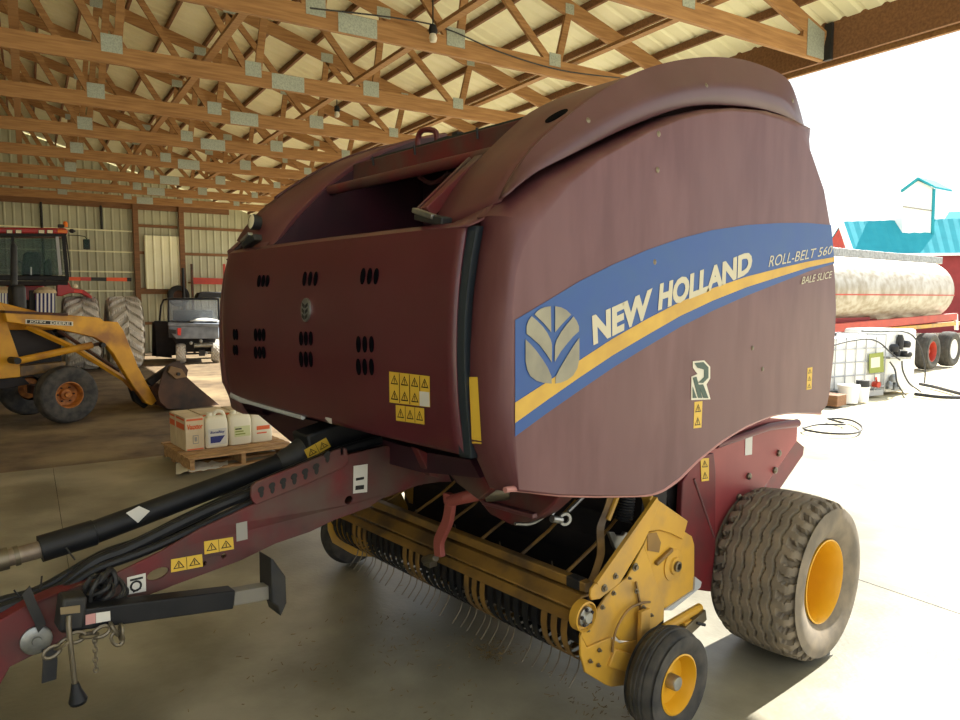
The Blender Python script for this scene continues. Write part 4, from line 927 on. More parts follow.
LO_.part('brand_lettering', text_mb('JOHN', (29.5, 322.9), (45.5, 323.8), (45.5, 321.1), (29.5, 320.3), lambda x, y: LO_.at(x, y, .033), bold=.03), M_white, smooth=0)
LO_.part('brand_lettering', text_mb('DEERE', (50.5, 324.1), (70, 325.1), (70, 322.4), (50.5, 321.4), lambda x, y: LO_.at(x, y, .033), bold=.03), M_white, smooth=0)
LO_.part('engine_block', MB().prism([LO_.at(x, y, .5) for x, y in ((6, 327), (52, 330), (62, 345), (62, 366), (20, 372), (8, 350))], ln_ * .6), M_dark, bevel=.02)
LO_.part('front_weight', MB().prism([LO_.at(x, y, .35) for x, y in ((20, 366), (66, 361.5), (66, 366), (50, 372), (20, 377))], ln_ * .9), M_yeld, bevel=.01)
LO_.part('hood_panel', MB().prism([LO_.at(x, y, .45) for x, y in ((-20, 296), (4, 303), (40, 312), (56, 316), (56, 330), (-20, 330))], ln_ * .75), M_jd, bevel=.03)
LO_.part('belly_pan', MB().prism([LO_.at(x, y, .4) for x, y in ((-26, 378), (22, 376), (30, 384), (6, 389), (-26, 388))], ln_ * .8), M_dark, bevel=.01)
LO_.part('exhaust_pipe', LO_.tube([(13.5, 243), (13.8, 246), (14, 290)], [.02, .045, .05], .8, 12), M_blackd)
LO_.part('muffler', MB().prism([LO_.at(x, y, .7) for x, y in ((13, 285), (27, 284.5), (28, 312), (14, 312))], ln_ * .26), M_blackd, bevel=.06, segs=3)
# bucket: two end plates, curved back, floor, cutting edge
bpx = [(166, 366), (172, 363), (178, 361.5), (184, 365), (188, 371), (187, 377), (198, 387), (221, 406), (217, 408), (185, 409), (168, 408.5), (160, 402), (158, 392), (161, 380)]
for dep in (-.15, 1.75):
    LO_.part('bucket_side', LO_.poly(bpx, dep, .03), M_bucket, bevel=.006)
bk = MB(); back = [(188, 371), (184, 365), (178, 361.5), (172, 363), (166, 366), (161, 380), (158, 392), (160, 402), (168, 408.5), (185, 409), (221, 407)]
bk.grid([[LO_.at(x, y, d) for x, y in back] for d in (-.15, 1.78)])
LO_.part('bucket_shell', bk, M_bucket, solid=.02)
LO_.part('bucket_edge', MB().bar(LO_.at(219, 406.5, -.15), LO_.at(219, 406.5, -.15) + ln_ * 1.93, .12, .025), M_rust)
LO_.part('bucket_bracket', LO_.poly([(171, 366), (182, 369), (187, 377), (176, 379), (168, 372)], -.2, .05), mat('tan_rust', (120, 94, 64), .8), bevel=.006)
LO_.part('bucket_pin', MB().lathe(LO_.at(178, 374, -.2), -ln_, [(.0001, .03), (.03, .03), (.03, 0)], 12), M_black)
LO_.part('bucket_link', LO_.poly([(147, 381), (166, 368), (180, 361), (182, 364), (168, 373), (152, 386)], .05, .1), M_dark, bevel=.01)
LO_.part('bucket_link', LO_.poly([(150, 388), (158, 383), (168, 392), (166, 408), (158, 405)], .06, .1), M_rust, bevel=.01)
LO_.part('bucket_cylinder', LO_.tube([(133, 386), (137, 398), (146, 404)], .09, .3), M_black)

# ------------------------------------------------------------------ red tractor, back to us
TU = 21.4
T0 = onP(25, 300, barn(0, TU, 0), BU); T0 = V3((T0.x, T0.y, 0))
vd = V3((T0.x, T0.y, 0)).normalized(); td = V3((-vd.y, vd.x, 0)); td = td if td.dot(CR) > 0 else -td
TR = Side('tractor', 'red farm tractor with dual rear tires and a glass cab, seen from behind', 'tractor', T0, td)
tn = TR.n
def lug(w, th):
    s = (th * 18 / (2 * PI) + (.5 if w > 0 else 0) - abs(w) * 1.0) % 1
    return 0 if s < .45 else .075
ctr = lambda px: V3((TR.at(px, 300, .9).x, TR.at(px, 300, .9).y, 0))
RT = 1.0
M_lug = mat('pale_lit_tire', (216, 212, 202), .85, 0, (186, 182, 172), 5)  # near-white rubber: the light on the treads is in the colour
for px, W_ in ((80, .84), (123, .84), (-30, .84)):
    c = ctr(px) + UP * RT
    wheel_parts(TR, c, (td if px > 20 else -td), RT, W_, .55, M_lug, M_trred, tread=lug, n=216, m=40, nuts=0, crown=.02, dish=.1)
for px in (99, -48):
    c = ctr(px) + tn * 2.6 + UP * .72
    wheel_parts(TR, c, (td if px > 20 else -td), .72, .45, .4, M_rubberd, M_trred, tread=lug, n=88, m=20, nuts=0)
TR.part('rear_axle', MB().tube([ctr(-30) + UP * RT, ctr(123) + UP * RT], .12, 14), M_dark)
TR.part('chassis', MB().prism([TR.at(x, y, .7) for x, y in ((8, 300), (44, 300), (44, 345), (8, 345))], tn * 4.2), M_dark, bevel=.03)
TR.part('bonnet', MB().prism([TR.at(x, y, 2.6) for x, y in ((6, 283), (44, 283), (46, 318), (4, 318))], tn * 2.2), M_trred, bevel=.08, segs=3)
# cab: roof, pillars, sill, glass
dz = .25
TR.part('cab_roof', MB().prism([TR.at(x, y, dz - .1) for x, y in ((-20, 227), (66, 228), (68, 231), (68, 233.5), (-20, 233))], tn * 1.9), M_trred, bevel=.04, segs=3)
TR.part('roof_visor', MB().prism([TR.at(x, y, dz - .06) for x, y in ((-20, 232), (67, 233), (66, 236.5), (-20, 236.5))], tn * .1), M_black, bevel=.01)
for a, b in (((63.5, 236), (67.5, 279)), ((-19, 236), (-20, 279))):
    TR.part('cab_pillar', MB().bar(TR.at(*a, dz), TR.at(*b, dz), .09, .1, tn), M_black, bevel=.01)
    TR.part('cab_pillar', MB().bar(TR.at(*a, dz + 1.6), TR.at(*b, dz + 1.6), .09, .1, tn), M_black, bevel=.01)
TR.part('cab_pillar', MB().bar(TR.at(12.5, 236, dz), TR.at(12.5, 277, dz), .06, .06, tn), M_black)
TR.part('cab_sill', MB().prism([TR.at(x, y, dz - .04) for x, y in ((-20, 274.5), (69, 276), (69, 281), (-20, 280))], tn * .12), M_black, bevel=.02)
TR.part('cab_floor', MB().prism([TR.at(x, y, dz) for x, y in ((-20, 281), (68, 281), (68, 285), (-20, 285))], tn * 1.7), M_dark)
TR.part('rear_window', TR.poly([(14, 237), (63, 237.5), (66, 275), (14, 274)], dz, .01), M_glass, smooth=0)
TR.part('rear_window', TR.poly([(-18, 237), (11, 237), (11, 274), (-18, 273)], dz, .01), M_glass, smooth=0)
TR.part('windscreen', TR.poly([(-14, 239), (58, 239), (58, 276), (-14, 276)], dz + 1.6, .01), M_glass, smooth=0)
TR.part('window_glare_strip', MB().bar(TR.at(57, 236, dz - .02), TR.at(60.5, 275, dz - .02), .07, .02, tn), M_greytrim, label='pale strip painted in for glare at the window edge')  # glare on the rear window, built as a pale bar
st = MB().prism([TR.at(x, y, dz + .5) for x, y in ((23, 254), (27, 251.5), (38, 251.5), (41, 256), (41, 276), (21, 276))], tn * .22)
TR.part('operator_seat', st, M_black, bevel=.06, segs=3)
TR.part('control_console', MB().prism([TR.at(x, y, dz + .5) for x, y in ((44, 262), (49, 258), (52, 262), (52, 276), (44, 276))], tn * .5), M_dark, bevel=.03)
TR.part('steering_wheel', MB().lathe(TR.at(20, 262, dz + 1.2), (0, .3, 1), [(.19, -.015), (.21, 0), (.19, .015)], 24, closed=True), M_black)
TR.part('wiper', TR.tube([(31, 267), (31, 275)], .02, dz - .03, 6), M_greytrim)
for x in (9.5, 18.5, 41.5, 50):
    lw = TR.part('work_lamp', MB().prism([TR.at(a, b, dz - .14) for a, b in ((x - 3.2, 229.5), (x + 3.2, 229.7), (x + 3.2, 233.8), (x - 3.2, 233.6))], tn * .06), M_blackd, bevel=.01)
    TR.part('lamp_glass', MB().prism([TR.at(a, b, dz - .15) for a, b in ((x - 2.7, 230), (x + 2.7, 230.2), (x + 2.7, 233.3), (x - 2.7, 233.1))], tn * .012), M_lens, lw, smooth=0)
TR.part('marker_lamp', MB().prism([TR.at(a, b, dz - .15) for a, b in ((57.5, 229.3), (67, 229.8), (67, 233), (57.5, 232.6))], tn * .05), M_amber, bevel=.01)
TR.part('beacon', MB().lathe(TR.at(65.5, 227, dz), UP, [(.001, 0), (.055, 0), (.055, .1), (.035, .14), (.001, .15)], 16), M_amber)
TR.part('beacon_base', MB().box(TR.at(61, 226, dz), (.16, .12, .08)), M_black)
TR.part('antenna_ball', MB().lathe(TR.at(73, 231, dz), td, [(.001, -.1), (.05, -.06), (.055, 0), (.001, .07)], 12), M_black)
TR.part('mirror_arm', TR.tube(crom([TR.at(68, 235, dz), TR.at(79, 235.5, dz)], 1) and [(68, 235), (79, 235.5), (85, 236.5), (87, 239)], .012, dz, 6), M_black)
TR.part('mirror', TR.poly([(83, 239), (90, 239), (90.5, 249.5), (83.5, 249)], dz, .08), M_blackd, bevel=.02)
TR.part('mirror_glass', TR.poly([(84, 240), (89.3, 240), (89.7, 248.5), (84.4, 248)], dz - .006, .004), M_glass, smooth=0)
TR.part('cab_side_rail', TR.tube([(66, 236), (69.5, 262), (70.5, 280)], .015, dz + .1, 6), M_black)
# fenders and rear gear
TR.part('fender', MB().prism([TR.at(x, y, .3) for x, y in ((57, 281), (67, 280), (72, 288), (84, 290), (92, 296), (92, 299), (80, 293), (70, 293), (62, 296), (57, 296))], tn * .9), M_trred, bevel=.02)
TR.part('fender', MB().prism([TR.at(x, y, .3) for x, y in ((-2, 281), (-12, 284), (-44, 296), (-44, 299), (-12, 290), (-2, 296))], tn * .9), M_trred, bevel=.02)
TR.part('fender_lamp', MB().lathe(TR.at(75.5, 286, .28), -tn, [(.001, .05), (.05, .04), (.06, 0), (.05, -.04)], 14), M_lens)
TR.part('tail_lamp', TR.poly([(74, 289.5), (82.5, 290), (82.5, 293), (74, 292.6)], .28, .04), M_redlens)
for x0, x1, m in ((69, 80.5, M_marker), (80.5, 91, mat('reflector_dark_red', (190, 66, 60), .5)), (91, 106.5, M_blackd), (106.5, 127, M_marker), (127, 131.5, M_black)):
    TR.part('width_marker', TR.poly([(x0, 277 + (x0 - 69) * .012), (x1, 277 + (x1 - 69) * .012), (x1, 280.6 + (x1 - 69) * .014), (x0, 280.4 + (x0 - 69) * .014)], -.1, .04), m, smooth=0)
for x0, x1 in ((35.5, 55), (-2, 13)):
    vp = TR.part('rear_grille', TR.poly([(x0, 291), (x1, 291), (x1, 313), (x0, 313)], .05, .14), M_navy, smooth=0)
    for k in range(5):
        xx = lerp(x0, x1, (k + .3) / 5); TR.part('grille_slat', TR.poly([(xx, 290.5), (xx + 1.9, 290.5), (xx + 1.9, 313), (xx, 313)], .02, .04), M_whitep, vp, smooth=0)
    TR.part('feed_sack', MB().lathe(TR.at((x0 + x1) / 2, 292, .12), UP, [(.26, -.03), (.24, .04), (.14, .11), (.0001, .14)], 18), M_card, vp)
TR.part('hitch_linkage', MB().prism([TR.at(x, y, .2) for x, y in ((29, 290), (35, 290), (35, 330), (29, 330))], tn * .4).prism([TR.at(x, y, .1) for x, y in ((38, 308), (48, 306), (49, 314), (38, 314))], tn * .2), M_blackd, bevel=.02)
TR.part('slow_sign', TR.poly([(12, 299), (14.5, 307), (8, 307)], .0, .02), M_red, smooth=0)

# ------------------------------------------------------------------ utility vehicle
U0_ = onZ(192, 364); vd = V3((U0_.x, U0_.y, 0)).normalized(); ud = V3((-vd.y, vd.x, 0)); ud = ud if ud.dot(CR) > 0 else -ud
UV = Side('utility_vehicle', 'grey utility vehicle with a dusty rear window parked by the back wall', 'utility vehicle', U0_, ud); un = UV.n
knob = lambda w, th: .02 if ((th * 16 / (2 * PI) + (.5 if int((w + 1) * 3) % 2 else 0)) % 1) < .4 else 0
for px, dep in ((181, .35), (216, .35), (181, 2.2), (216, 2.2)):
    c = UV.at(px, 352, dep); c = V3((c.x, c.y, .30))
    wheel_parts(UV, c, (-ud if px < 200 else ud), .30, .27, .17, M_lug, M_blackd, tread=knob, n=96, m=18, nuts=0)
UV.part('body', MB().prism([UV.at(x, y, .25) for x, y in ((168, 322), (217, 322), (218, 338), (168, 338))], un * 2.4), M_camo, bevel=.03)
UV.part('cargo_bed', MB().prism([UV.at(x, y, .05) for x, y in ((168.5, 326), (219, 326), (219, 338.5), (176, 339), (168.5, 330))], un * 1.1), M_bed, bevel=.03)
UV.part('bed_rim', MB().prism([UV.at(x, y, .0) for x, y in ((168, 322.5), (220, 323.5), (220, 327), (168, 326))], un * 1.15), M_bed, bevel=.02)
UV.part('tail_lamp', UV.poly([(177.3, 328), (181.2, 328), (180.8, 335.5), (177.5, 335)], -.02, .06), M_redlens, bevel=.008)
UV.part('wheel_arch', UV.poly([(168.5, 329), (176, 330), (176, 334), (168.5, 333)], .0, .06), M_blackd)
UV.part('rear_window', UV.poly([(168.5, 299.5), (218, 299.5), (219, 321.5), (168.5, 321)], .9, .012), M_plexi, smooth=0)
for l in ([(168.5, 299), (168.5, 322)], [(218.5, 299), (219, 322)]):
    UV.part('roll_bar', UV.tube(l, .03, .88), M_black)
UV.part('roll_bar', UV.tube([(168, 299), (219, 299)], .03, .88), M_black)
UV.part('cab_frame', UV.tube([(168, 299), (163.5, 300), (161, 306), (159.5, 322)], .03, 1.5), M_black)
UV.part('roof_panel', MB().prism([UV.at(x, y, .9) for x, y in ((167, 297.8), (219, 297.8), (219, 299.3), (167, 299.3))], un * 1.3), M_bed, bevel=.01)
UV.part('side_door', UV.poly([(152, 322), (170, 322), (172, 358), (152, 356)], 1.6, .06), M_dark, bevel=.01)
UV.part('side_body', MB().prism([UV.at(x, y, 1.0) for x, y in ((154, 321), (178, 322), (178, 355), (156, 357))], un * .5), M_dark, bevel=.02)
UV.part('seat_back', MB().prism([UV.at(x, y, 1.2) for x, y in ((173, 310), (213, 310), (213, 324), (173, 324))], un * .15), M_blackd, bevel=.03)
UV.part('rear_axle', UV.tube([(184, 354), (212, 353)], .03, .3), M_blackd)
UV.part('exhaust_can', UV.tube([(194, 345.5), (213, 344.5)], .085, .15, 14), M_steel)
UV.part('hitch_receiver', UV.poly([(199, 350), (205, 350), (205, 356), (199, 356)], .05, .3), M_blackd)
for x, y in ((191, 343), (201, 341), (206, 353)):
    UV.part('bracket', MB().lathe(UV.at(x, y, .12), -un, [(.001, .04), (.05, .03), (.05, -.03)], 12), M_steel)
UV.part('underbody', MB().prism([UV.at(x, y, .5) for x, y in ((172, 338), (216, 338), (214, 352), (180, 352))], un * 1.9), M_dark, bevel=.03)
p = UV.at(206, 323, .3)
sk = MB()
rng = random.Random(11)
sk.grid([[UV.at(lerp(190, 219, i / 12), 321.6 - 2.8 * math.sin(PI * i / 12) * math.sin(PI * j / 5) - rng.random() * .9, .15 + j * .12) for i in range(13)] for j in range(6)])
single('feed_bag', sk, M_film, 'crumpled white plastic bag lying in the utility vehicle bed', 'bag', UV.at(204, 325, .4), solid=.03, smooth=60)

# ------------------------------------------------------------------ things against the back wall
ru = U1 - 1.1
rk0 = onP(192, 300, barn(0, ru, 0), BU); rk0.z = 0
RKK = Side('storage_rack', 'orange steel storage rack standing behind the utility vehicle', 'rack', rk0, BT)
for x in (191.5, 224):
    for dep in (0, .8):
        a = RKK.at(x, 264, dep); RKK.part('rack_upright', MB().bar(V3((a.x, a.y, 0)), V3((a.x, a.y, a.z)), .08, .07, BT), M_rust if x < 200 else M_red)
for dep in (0, .8): RKK.part('rack_beam', RKK.poly([(192, 277.5), (224, 278.5), (224, 284.5), (192, 284)], dep, .05), M_red, smooth=0)
RKK.part('rack_shelf', MB().prism([RKK.at(x, y, .05) for x, y in ((192, 282), (224, 283), (224, 284), (192, 283))], RKK.n * .75), M_woodd, smooth=0)
pp = onP(184, 300, barn(0, ru, 0), BU); a = onP(184, 268, barn(0, ru, 0), BU)
single('steel_pole', MB().tube([V3((pp.x, pp.y, .0)), V3((pp.x, pp.y, a.z))], .05, 10), M_black, 'black upright pole standing left of the orange rack', 'pole', V3((pp.x, pp.y, 0)))
tb = Thing('spare_tire', 'black spare tire hung on the wall behind the utility vehicle', 'tire', onP(178, 296, barn(0, U1 - .35, 0), BU) - UP * .4, RZB)
c = onP(178.5, 296, barn(0, U1 - .35, 0), BU)
g = tire_grid(0, 0, 0, .38, .24, .2, lambda w, th: 0, n=48, m=16); g.v = [c - BU * p.x + BT * p.y + UP * p.z for p in g.v]
tb.part('tread', g, M_black)
tb.part('rim', MB().lathe(c, -BU, [(.2, .08), (.17, 0), (.06, -.01), (.0001, 0)], 24), M_rust)
q_ = [onP(x, y, barn(0, ru - .2, 0), BU) for x, y in ((197, 298), (199, 293), (206, 291.5), (222, 292), (224, 298))]
mb = MB(); mb.prism([V3((p.x, p.y, 2.02 + (p.z - q_[0].z))) for p in q_], BU * .7)
base = q_[0]
single('tarp_bundle', MB().prism(q_, BU * .6), M_black, 'dark folded tarp bundle on the rack behind the utility vehicle', 'tarp', q_[0], bevel=.03)

# ------------------------------------------------------------------ pallet with boxes and jugs
def fdir(vx): a = math.atan((vx - 480) / FPX); return (Fh * math.cos(a) + CR * math.sin(a)).normalized()
pf0 = onZ(190, 473); pd = fdir(1400); pn = UP.cross(pd).normalized(); pn = pn if pn.dot(pf0) > 0 else -pn
PLn = (onP(284, 456, pf0, pn) - pf0).dot(pd)
PDP = 1.1; PH = .17
def pal(a, b, z=0): return pf0 + pd * a + pn * b + UP * z
prz = math.atan2(pd.y, pd.x)
PL = Thing('pallet', 'wooden pallet carrying cardboard boxes and white jugs', 'pallet', pal(PLn / 2, PDP / 2), prz)
PW = PLn + .12
for a in (.03, PW / 2, PW - .03):
    PL.part('stringer', MB().bar(pal(a, 0, .083), pal(a, PDP, .083), .05, .12), M_pallet, smooth=0)
for k in range(7):
    b = .03 + k * (PDP - .06) / 6; PL.part('deck_board', MB().bar(pal(-.02, b, PH - .012), pal(PW + .02, b, PH - .012), .13, .024, UP), M_pallet, bevel=.003)
for k in range(4):
    b = .05 + k * (PDP - .1) / 3; PL.part('bottom_board', MB().bar(pal(0, b, .011), pal(PW, b, .011), .1, .022, UP), M_pallet, smooth=0)
# cardboard boxes: measured along the pallet
def pfind(x, y, z): p = onZ(x, y, z) - pf0; return p.dot(pd), p.dot(pn)
BXH = .42
bq = pfind(184, 452, PH); a0, b0 = bq[0] + .02, bq[1]; BXH = onP(183, 418.5, pal(0, b0), pn).z - PH; print('box', a0, b0, BXH, PLn)
w0 = pfind(207.5, 450.5, PH)[0] - a0; bw = [(a0, w0), (a0 + w0 + .01, .38), (a0 + w0 + .4, .36)]
labs = {(0, 0): 'cream cardboard box with orange lettering at the front left corner of the pallet', (1, 0): 'cream cardboard box standing behind the left white jug', (2, 0): 'cream cardboard box standing behind the middle and right jugs',
        (0, 1): 'cream cardboard box in the back row at the left pallet end', (1, 1): 'cream cardboard box in the middle of the back row on the pallet', (2, 1): 'cream cardboard box in the back row at the right pallet end'}
for j in range(2):
    for i in range(3):
        aa, ww = bw[i]; fr = b0 if i == 0 else b0 + .2
        bb = fr if j == 0 else b0 + .41
        dd = (b0 + .40 - fr) if j == 0 else .26
        M3 = Matrix.Rotation(prz, 3, 'Z')
        cc = pal(aa + ww / 2, bb + dd / 2, PH + BXH / 2)
        bx = Thing('cardboard_box', labs[(i, j)], 'box', pal(aa + ww / 2, bb + dd / 2, PH), prz, 'cardboard boxes on the pallet')
        bx.part('carton', MB().box(cc, (ww - .01, dd - .01, BXH), M3), M_card, bevel=.006)
        F = lambda u, v, o=.002: pal(aa + ww * u, bb - o + .003, PH + BXH * v)
        G = lambda u, v, o=.002: pal(aa + .003 - o, bb + dd * u, PH + BXH * v)
        if j == 0:
            bx.part('printed_band', MB().prism([F(.08, .9), F(.92, .9), F(.92, .955), F(.08, .955)], -pn * .001), M_orange, smooth=0)
            bx.part('printed_panel', MB().prism([F(.08, .02), F(.92, .02), F(.92, .06), F(.08, .06)], -pn * .001), M_orange, smooth=0)
            if i == 0:
                uv, fs = text_flat('Vauxtor', .035, 0)
                bx.part('printed_lettering', MB().add([F(lerp(.1, .9, u), lerp(.64, .80, v), .004) for u, v in uv], fs), M_orange, smooth=0)
                bx.part('printed_mark', MB().prism([F(.38, .2), F(.68, .2), F(.68, .46), F(.38, .46)], -pn * .0008), M_greyst, smooth=0)
                bx.part('printed_mark', MB().prism([F(.41, .225), F(.65, .225), F(.65, .435), F(.41, .435)], -pn * .002), M_card, smooth=0)
                bx.part('printed_mark', MB().prism([F(.47, .27), F(.6, .27), F(.6, .4), F(.47, .4)], -pn * .003), M_greyst, smooth=0)
        if i == 0:
            bx.part('printed_band', MB().prism([G(.08, .62), G(.92, .62), G(.92, .8), G(.08, .8)], -pd * .001), M_orange, smooth=0)
            bx.part('printed_band', MB().prism([G(.08, .9), G(.92, .9), G(.92, .955), G(.08, .955)], -pd * .001), M_orange, smooth=0)
# jugs
def jug(a, b, w, lab, kind):
    T_ = Thing('chemical_jug', lab, 'jug', pal(a, b, PH), prz, 'white jugs on the pallet')
    h = .40; d = .18
    def ring(z, sw, sd, off=0., n=24, e=.32):
        r = []
        for k in range(n):
            t = 2 * PI * k / n; cx, sy = math.cos(t), math.sin(t)
            r.append(pal(a + off + math.copysign(abs(cx) ** e, cx) * w / 2 * sw, b + math.copysign(abs(sy) ** e, sy) * d / 2 * sd, PH + z))
        return r
    secs = [(0.004, .9, .88), (.015, .98, .98), (.24, 1, 1), (.30, .98, .98), (.34, .93, .9), (.365, .84, .72), (.378, .66, .5)]
    rows = [ring(*s_) for s_ in secs]; mb = MB(); mb.grid([r + [r[0]] for r in rows]); mb.add(rows[0], [tuple(range(24))]); mb.add(rows[-1], [tuple(range(24))])
    T_.part('bottle', mb, M_jug, smooth=50)
    ca = a - w * .22
    T_.part('cap', MB().lathe(pal(ca, b, PH + .37), UP, [(.034, 0), (.034, .045), (.03, .05), (.0001, .05)], 18), M_jug if kind != 1 else M_jug)
    T_.part('handle', MB().tube(crom([pal(a - w * .06, b, PH + .375), pal(a + w * .05, b, PH + .425), pal(a + w * .25, b, PH + .425), pal(a + w * .4, b, PH + .38), pal(a + w * .42, b, PH + .31)], 5), .022, 10), M_jug)
    f = lambda u, v, o=.003: pal(a + w * (u - .5), b - d / 2 - o, PH + h * v)
    if kind == 0:
        lb = T_.part('paper_label', MB().prism([f(.12, .1), f(.9, .1), f(.9, .58), f(.12, .58)], -pn * .001), M_sticker, smooth=0)
        uv, fs = text_flat('BonaBlay', .03, .2); T_.part('label_lettering', MB().add([f(lerp(.2, .82, u), lerp(.42, .52, v), .006) for u, v in uv], fs), M_navy, lb, smooth=0)
        T_.part('label_block', MB().prism([f(.2, .16, .005), f(.6, .16, .005), f(.82, .36, .005), f(.2, .36, .005)], -pn * .001), M_navy, lb, smooth=0)
    elif kind == 1:
        lb = T_.part('paper_label', MB().prism([f(.2, .26), f(.9, .26), f(.9, .58), f(.2, .58)], -pn * .001), mat('pale_green_label', (206, 210, 160), .6), smooth=0)
        for v in (.32, .40, .48): T_.part('label_line', MB().prism([f(.24, v, .005), f(.7 - (v - .3), v, .005), f(.7 - (v - .3), v + .04, .005), f(.24, v + .04, .005)], -pn * .001), M_grn if v < .45 else M_ink, lb, smooth=0)
    else:
        T_.part('paper_label', MB().prism([f(.25, .4), f(.85, .4), f(.85, .52), f(.25, .52)], -pn * .001), M_orange, smooth=0)
        T_.part('label_line', MB().prism([f(.25, .28), f(.7, .28), f(.7, .32), f(.25, .32)], -pn * .001), M_orange, smooth=0)
for x, y, lab, kind in ((224, 451, 'white jug with a navy and white label, left of the three', 0), (249.5, 448.5, 'white jug with a pale green label, between the other two jugs', 1), (271.5, 446, 'cream jug with faint orange print, nearest the baler', 2)):
    a, b = pfind(x, y, PH); jug(a, b0 + .085, .275, lab, kind)
# plastic film under the pallet
rng = random.Random(4)
fl = MB(); rows = []
for i in range(14):
    r = []
    for j in range(6):
        p = onZ(lerp(176, 228, i / 13), lerp(471, 465.5, i / 13) + (j - 2.5) * lerp(2.2, 1.0, i / 13)); r.append(p + UP * (.012 + rng.random() * .03))
    rows.append(r)
fl.grid(rows)
single('plastic_film', fl, M_film, 'crumpled clear plastic film lying on the concrete beside the pallet', 'plastic film', onZ(205, 466), smooth=70)
# chaff and straw litter on the slab
st = MB(); rng = random.Random(8)
def straw(c, n, rx):
    for k in range(n):
        p = onZ(*c) + V3((rng.gauss(0, rx), rng.gauss(0, rx), .004)); a = rng.uniform(0, PI); l = rng.uniform(.008, .03)
        st.bar(p, p + V3((math.cos(a) * l, math.sin(a) * l, .004)), .003, .002)
for c, n, rx in (((493, 652), 120, .06), ((430, 640), 50, .25), ((350, 640), 50, .3), ((590, 700), 30, .15), ((300, 690), 30, .3), ((480, 700), 30, .3), ((600, 712), 25, .1)): straw(c, n, rx)
o = single('straw_litter', st, M_straw, 'scattered chaff and straw bits on the concrete below the pickup', 'straw', onZ(490, 655), smooth=0); o['kind'] = 'stuff'
# ------------------------------------------------------------------ the yard outside
def fdir(vx): a = math.atan((vx - 480) / FPX); return (Fh * math.cos(a) + CR * math.sin(a)).normalized()
K0 = onZ(926, 370.5); KD = fdir(1390)
TK = Side('tank_trailer', 'long stainless tank trailer on a red frame standing in the yard', 'tank trailer', K0, KD); kn = TK.n
KR = .86; kc = 1.0
axp = lambda x: (lambda p: V3((p.x, p.y, 0)))(TK.at(x, 300, kc))
zc = TK.at(900, 291, kc).z
ca, cb = axp(700) + UP * zc, axp(921) + UP * zc
tkm = MB().lathe(ca, (cb - ca), [(.0001, -.3), (.5, -.22), (.8, -.05), (KR, .1), (KR, (cb - ca).length), (KR * .93, (cb - ca).length + .16), (KR * .7, (cb - ca).length + .34), (KR * .35, (cb - ca).length + .44), (.0001, (cb - ca).length + .46)], 48)
tank = TK.part('tank', tkm, M_stain, smooth=40)
TK.part('tank_seam', MB().bar(ca - kn * (KR + .005) - UP * .12, cb - kn * (KR + .005) - UP * .12, .015, .03), M_red, tank)
wl0, wl1 = ca + UP * (KR + .05), axp(929) + UP * (zc + KR + .05)
TK.part('walkway', MB().bar(wl0 - kn * .25, wl1 - kn * .25, .12, .2), M_steel, bevel=.01)
sid = .35
for x0, x1, y0, y1, dep, m, nm in ((780, 955, 330.5, 316.5, sid, M_red, 'frame_rail'), (780, 868, 324, 321, .5, M_barnred, 'saddle_rail')):
    TK.part(nm, MB().bar(TK.at(x0, y0 if nm != 'frame_rail' else 333, dep), TK.at(x1, y1, dep), .12, .2), m, bevel=.01)
    TK.part(nm, MB().bar(TK.at(x0, y0 if nm != 'frame_rail' else 333, dep) + kn * 1.1, TK.at(x1, y1, dep) + kn * 1.1, .12, .2), m, bevel=.01)
for x in (847, 870, 898, 922):
    TK.part('saddle', MB().prism([TK.at(a, b, .55) for a, b in ((x - 1, 323), (x + 6, 310), (x + 7, 312), (x + 7, 322))], kn * .9), M_barnred, smooth=0)
TK.part('axle_beam', MB().bar(TK.at(868, 331, .4), TK.at(960, 323, .4), .2, .1), M_yel, label='yellow axle beam')
for x, y, m in ((926.5, 352, M_red), (948, 350, M_whitep)):
    c = TK.at(x, y, .12); c = V3((c.x, c.y, .50))
    wheel_parts(TK, c, -kn,   .50, .36, .27, M_rubber2, m, tread=lambda w, th: .01 if abs(abs(w) - .33) < .06 else 0, n=64, m=20, nuts=6, crown=.02)
    wheel_parts(TK, c + kn * 1.7, kn,   .50, .36, .27, M_rubber2, m, n=48, m=12, nuts=0, crown=.02)
    TK.part('axle', MB().tube([c, c + kn * 1.7], .06, 10), M_rust)
lg = TK.at(790, 340, .5)
TK.part('landing_leg', MB().bar(V3((lg.x, lg.y, 0)), V3((lg.x, lg.y, 1.2)), .12, .12, kn), M_rust)
TK.part('end_post', TK.poly([(956, 314), (958, 314), (958.5, 330), (956.5, 330)], .3, .06), M_whitep, smooth=0)

# caged tote
I0 = onZ(872, 397); ID = fdir(1900)
IB = Side('caged_tote', 'white caged liquid tote with a yellow label, in front of the tank trailer', 'liquid tote', I0, ID); in_ = IB.n
def ib(x, dep, z): p = IB.at(x, 380, dep); return V3((p.x, p.y, z))
zt = IB.at(872, 334, 0).z
xa, xb = 824, 884
M3i = [ib(xa, 0, 0), ib(xb, 0, 0)]; idv = (M3i[1] - M3i[0]).normalized(); iw = (M3i[1] - M3i[0]).length; dpt = 1.0
O = lambda a, b, z: M3i[0] + idv * a + in_ * b + UP * z
bo = MB(); bo.prism([O(.04, .03, .16), O(iw - .04, .03, .16), O(iw - .04, dpt - .03, .16), O(.04, dpt - .03, .16)], UP * (zt - .2))
IB.part('bladder', bo, M_tote, bevel=.06, segs=3)
IB.part('tote_cap', MB().lathe(O(iw * .45, .5, zt - .06), UP, [(.11, 0), (.11, .07), (.0001, .08)], 18), M_black)
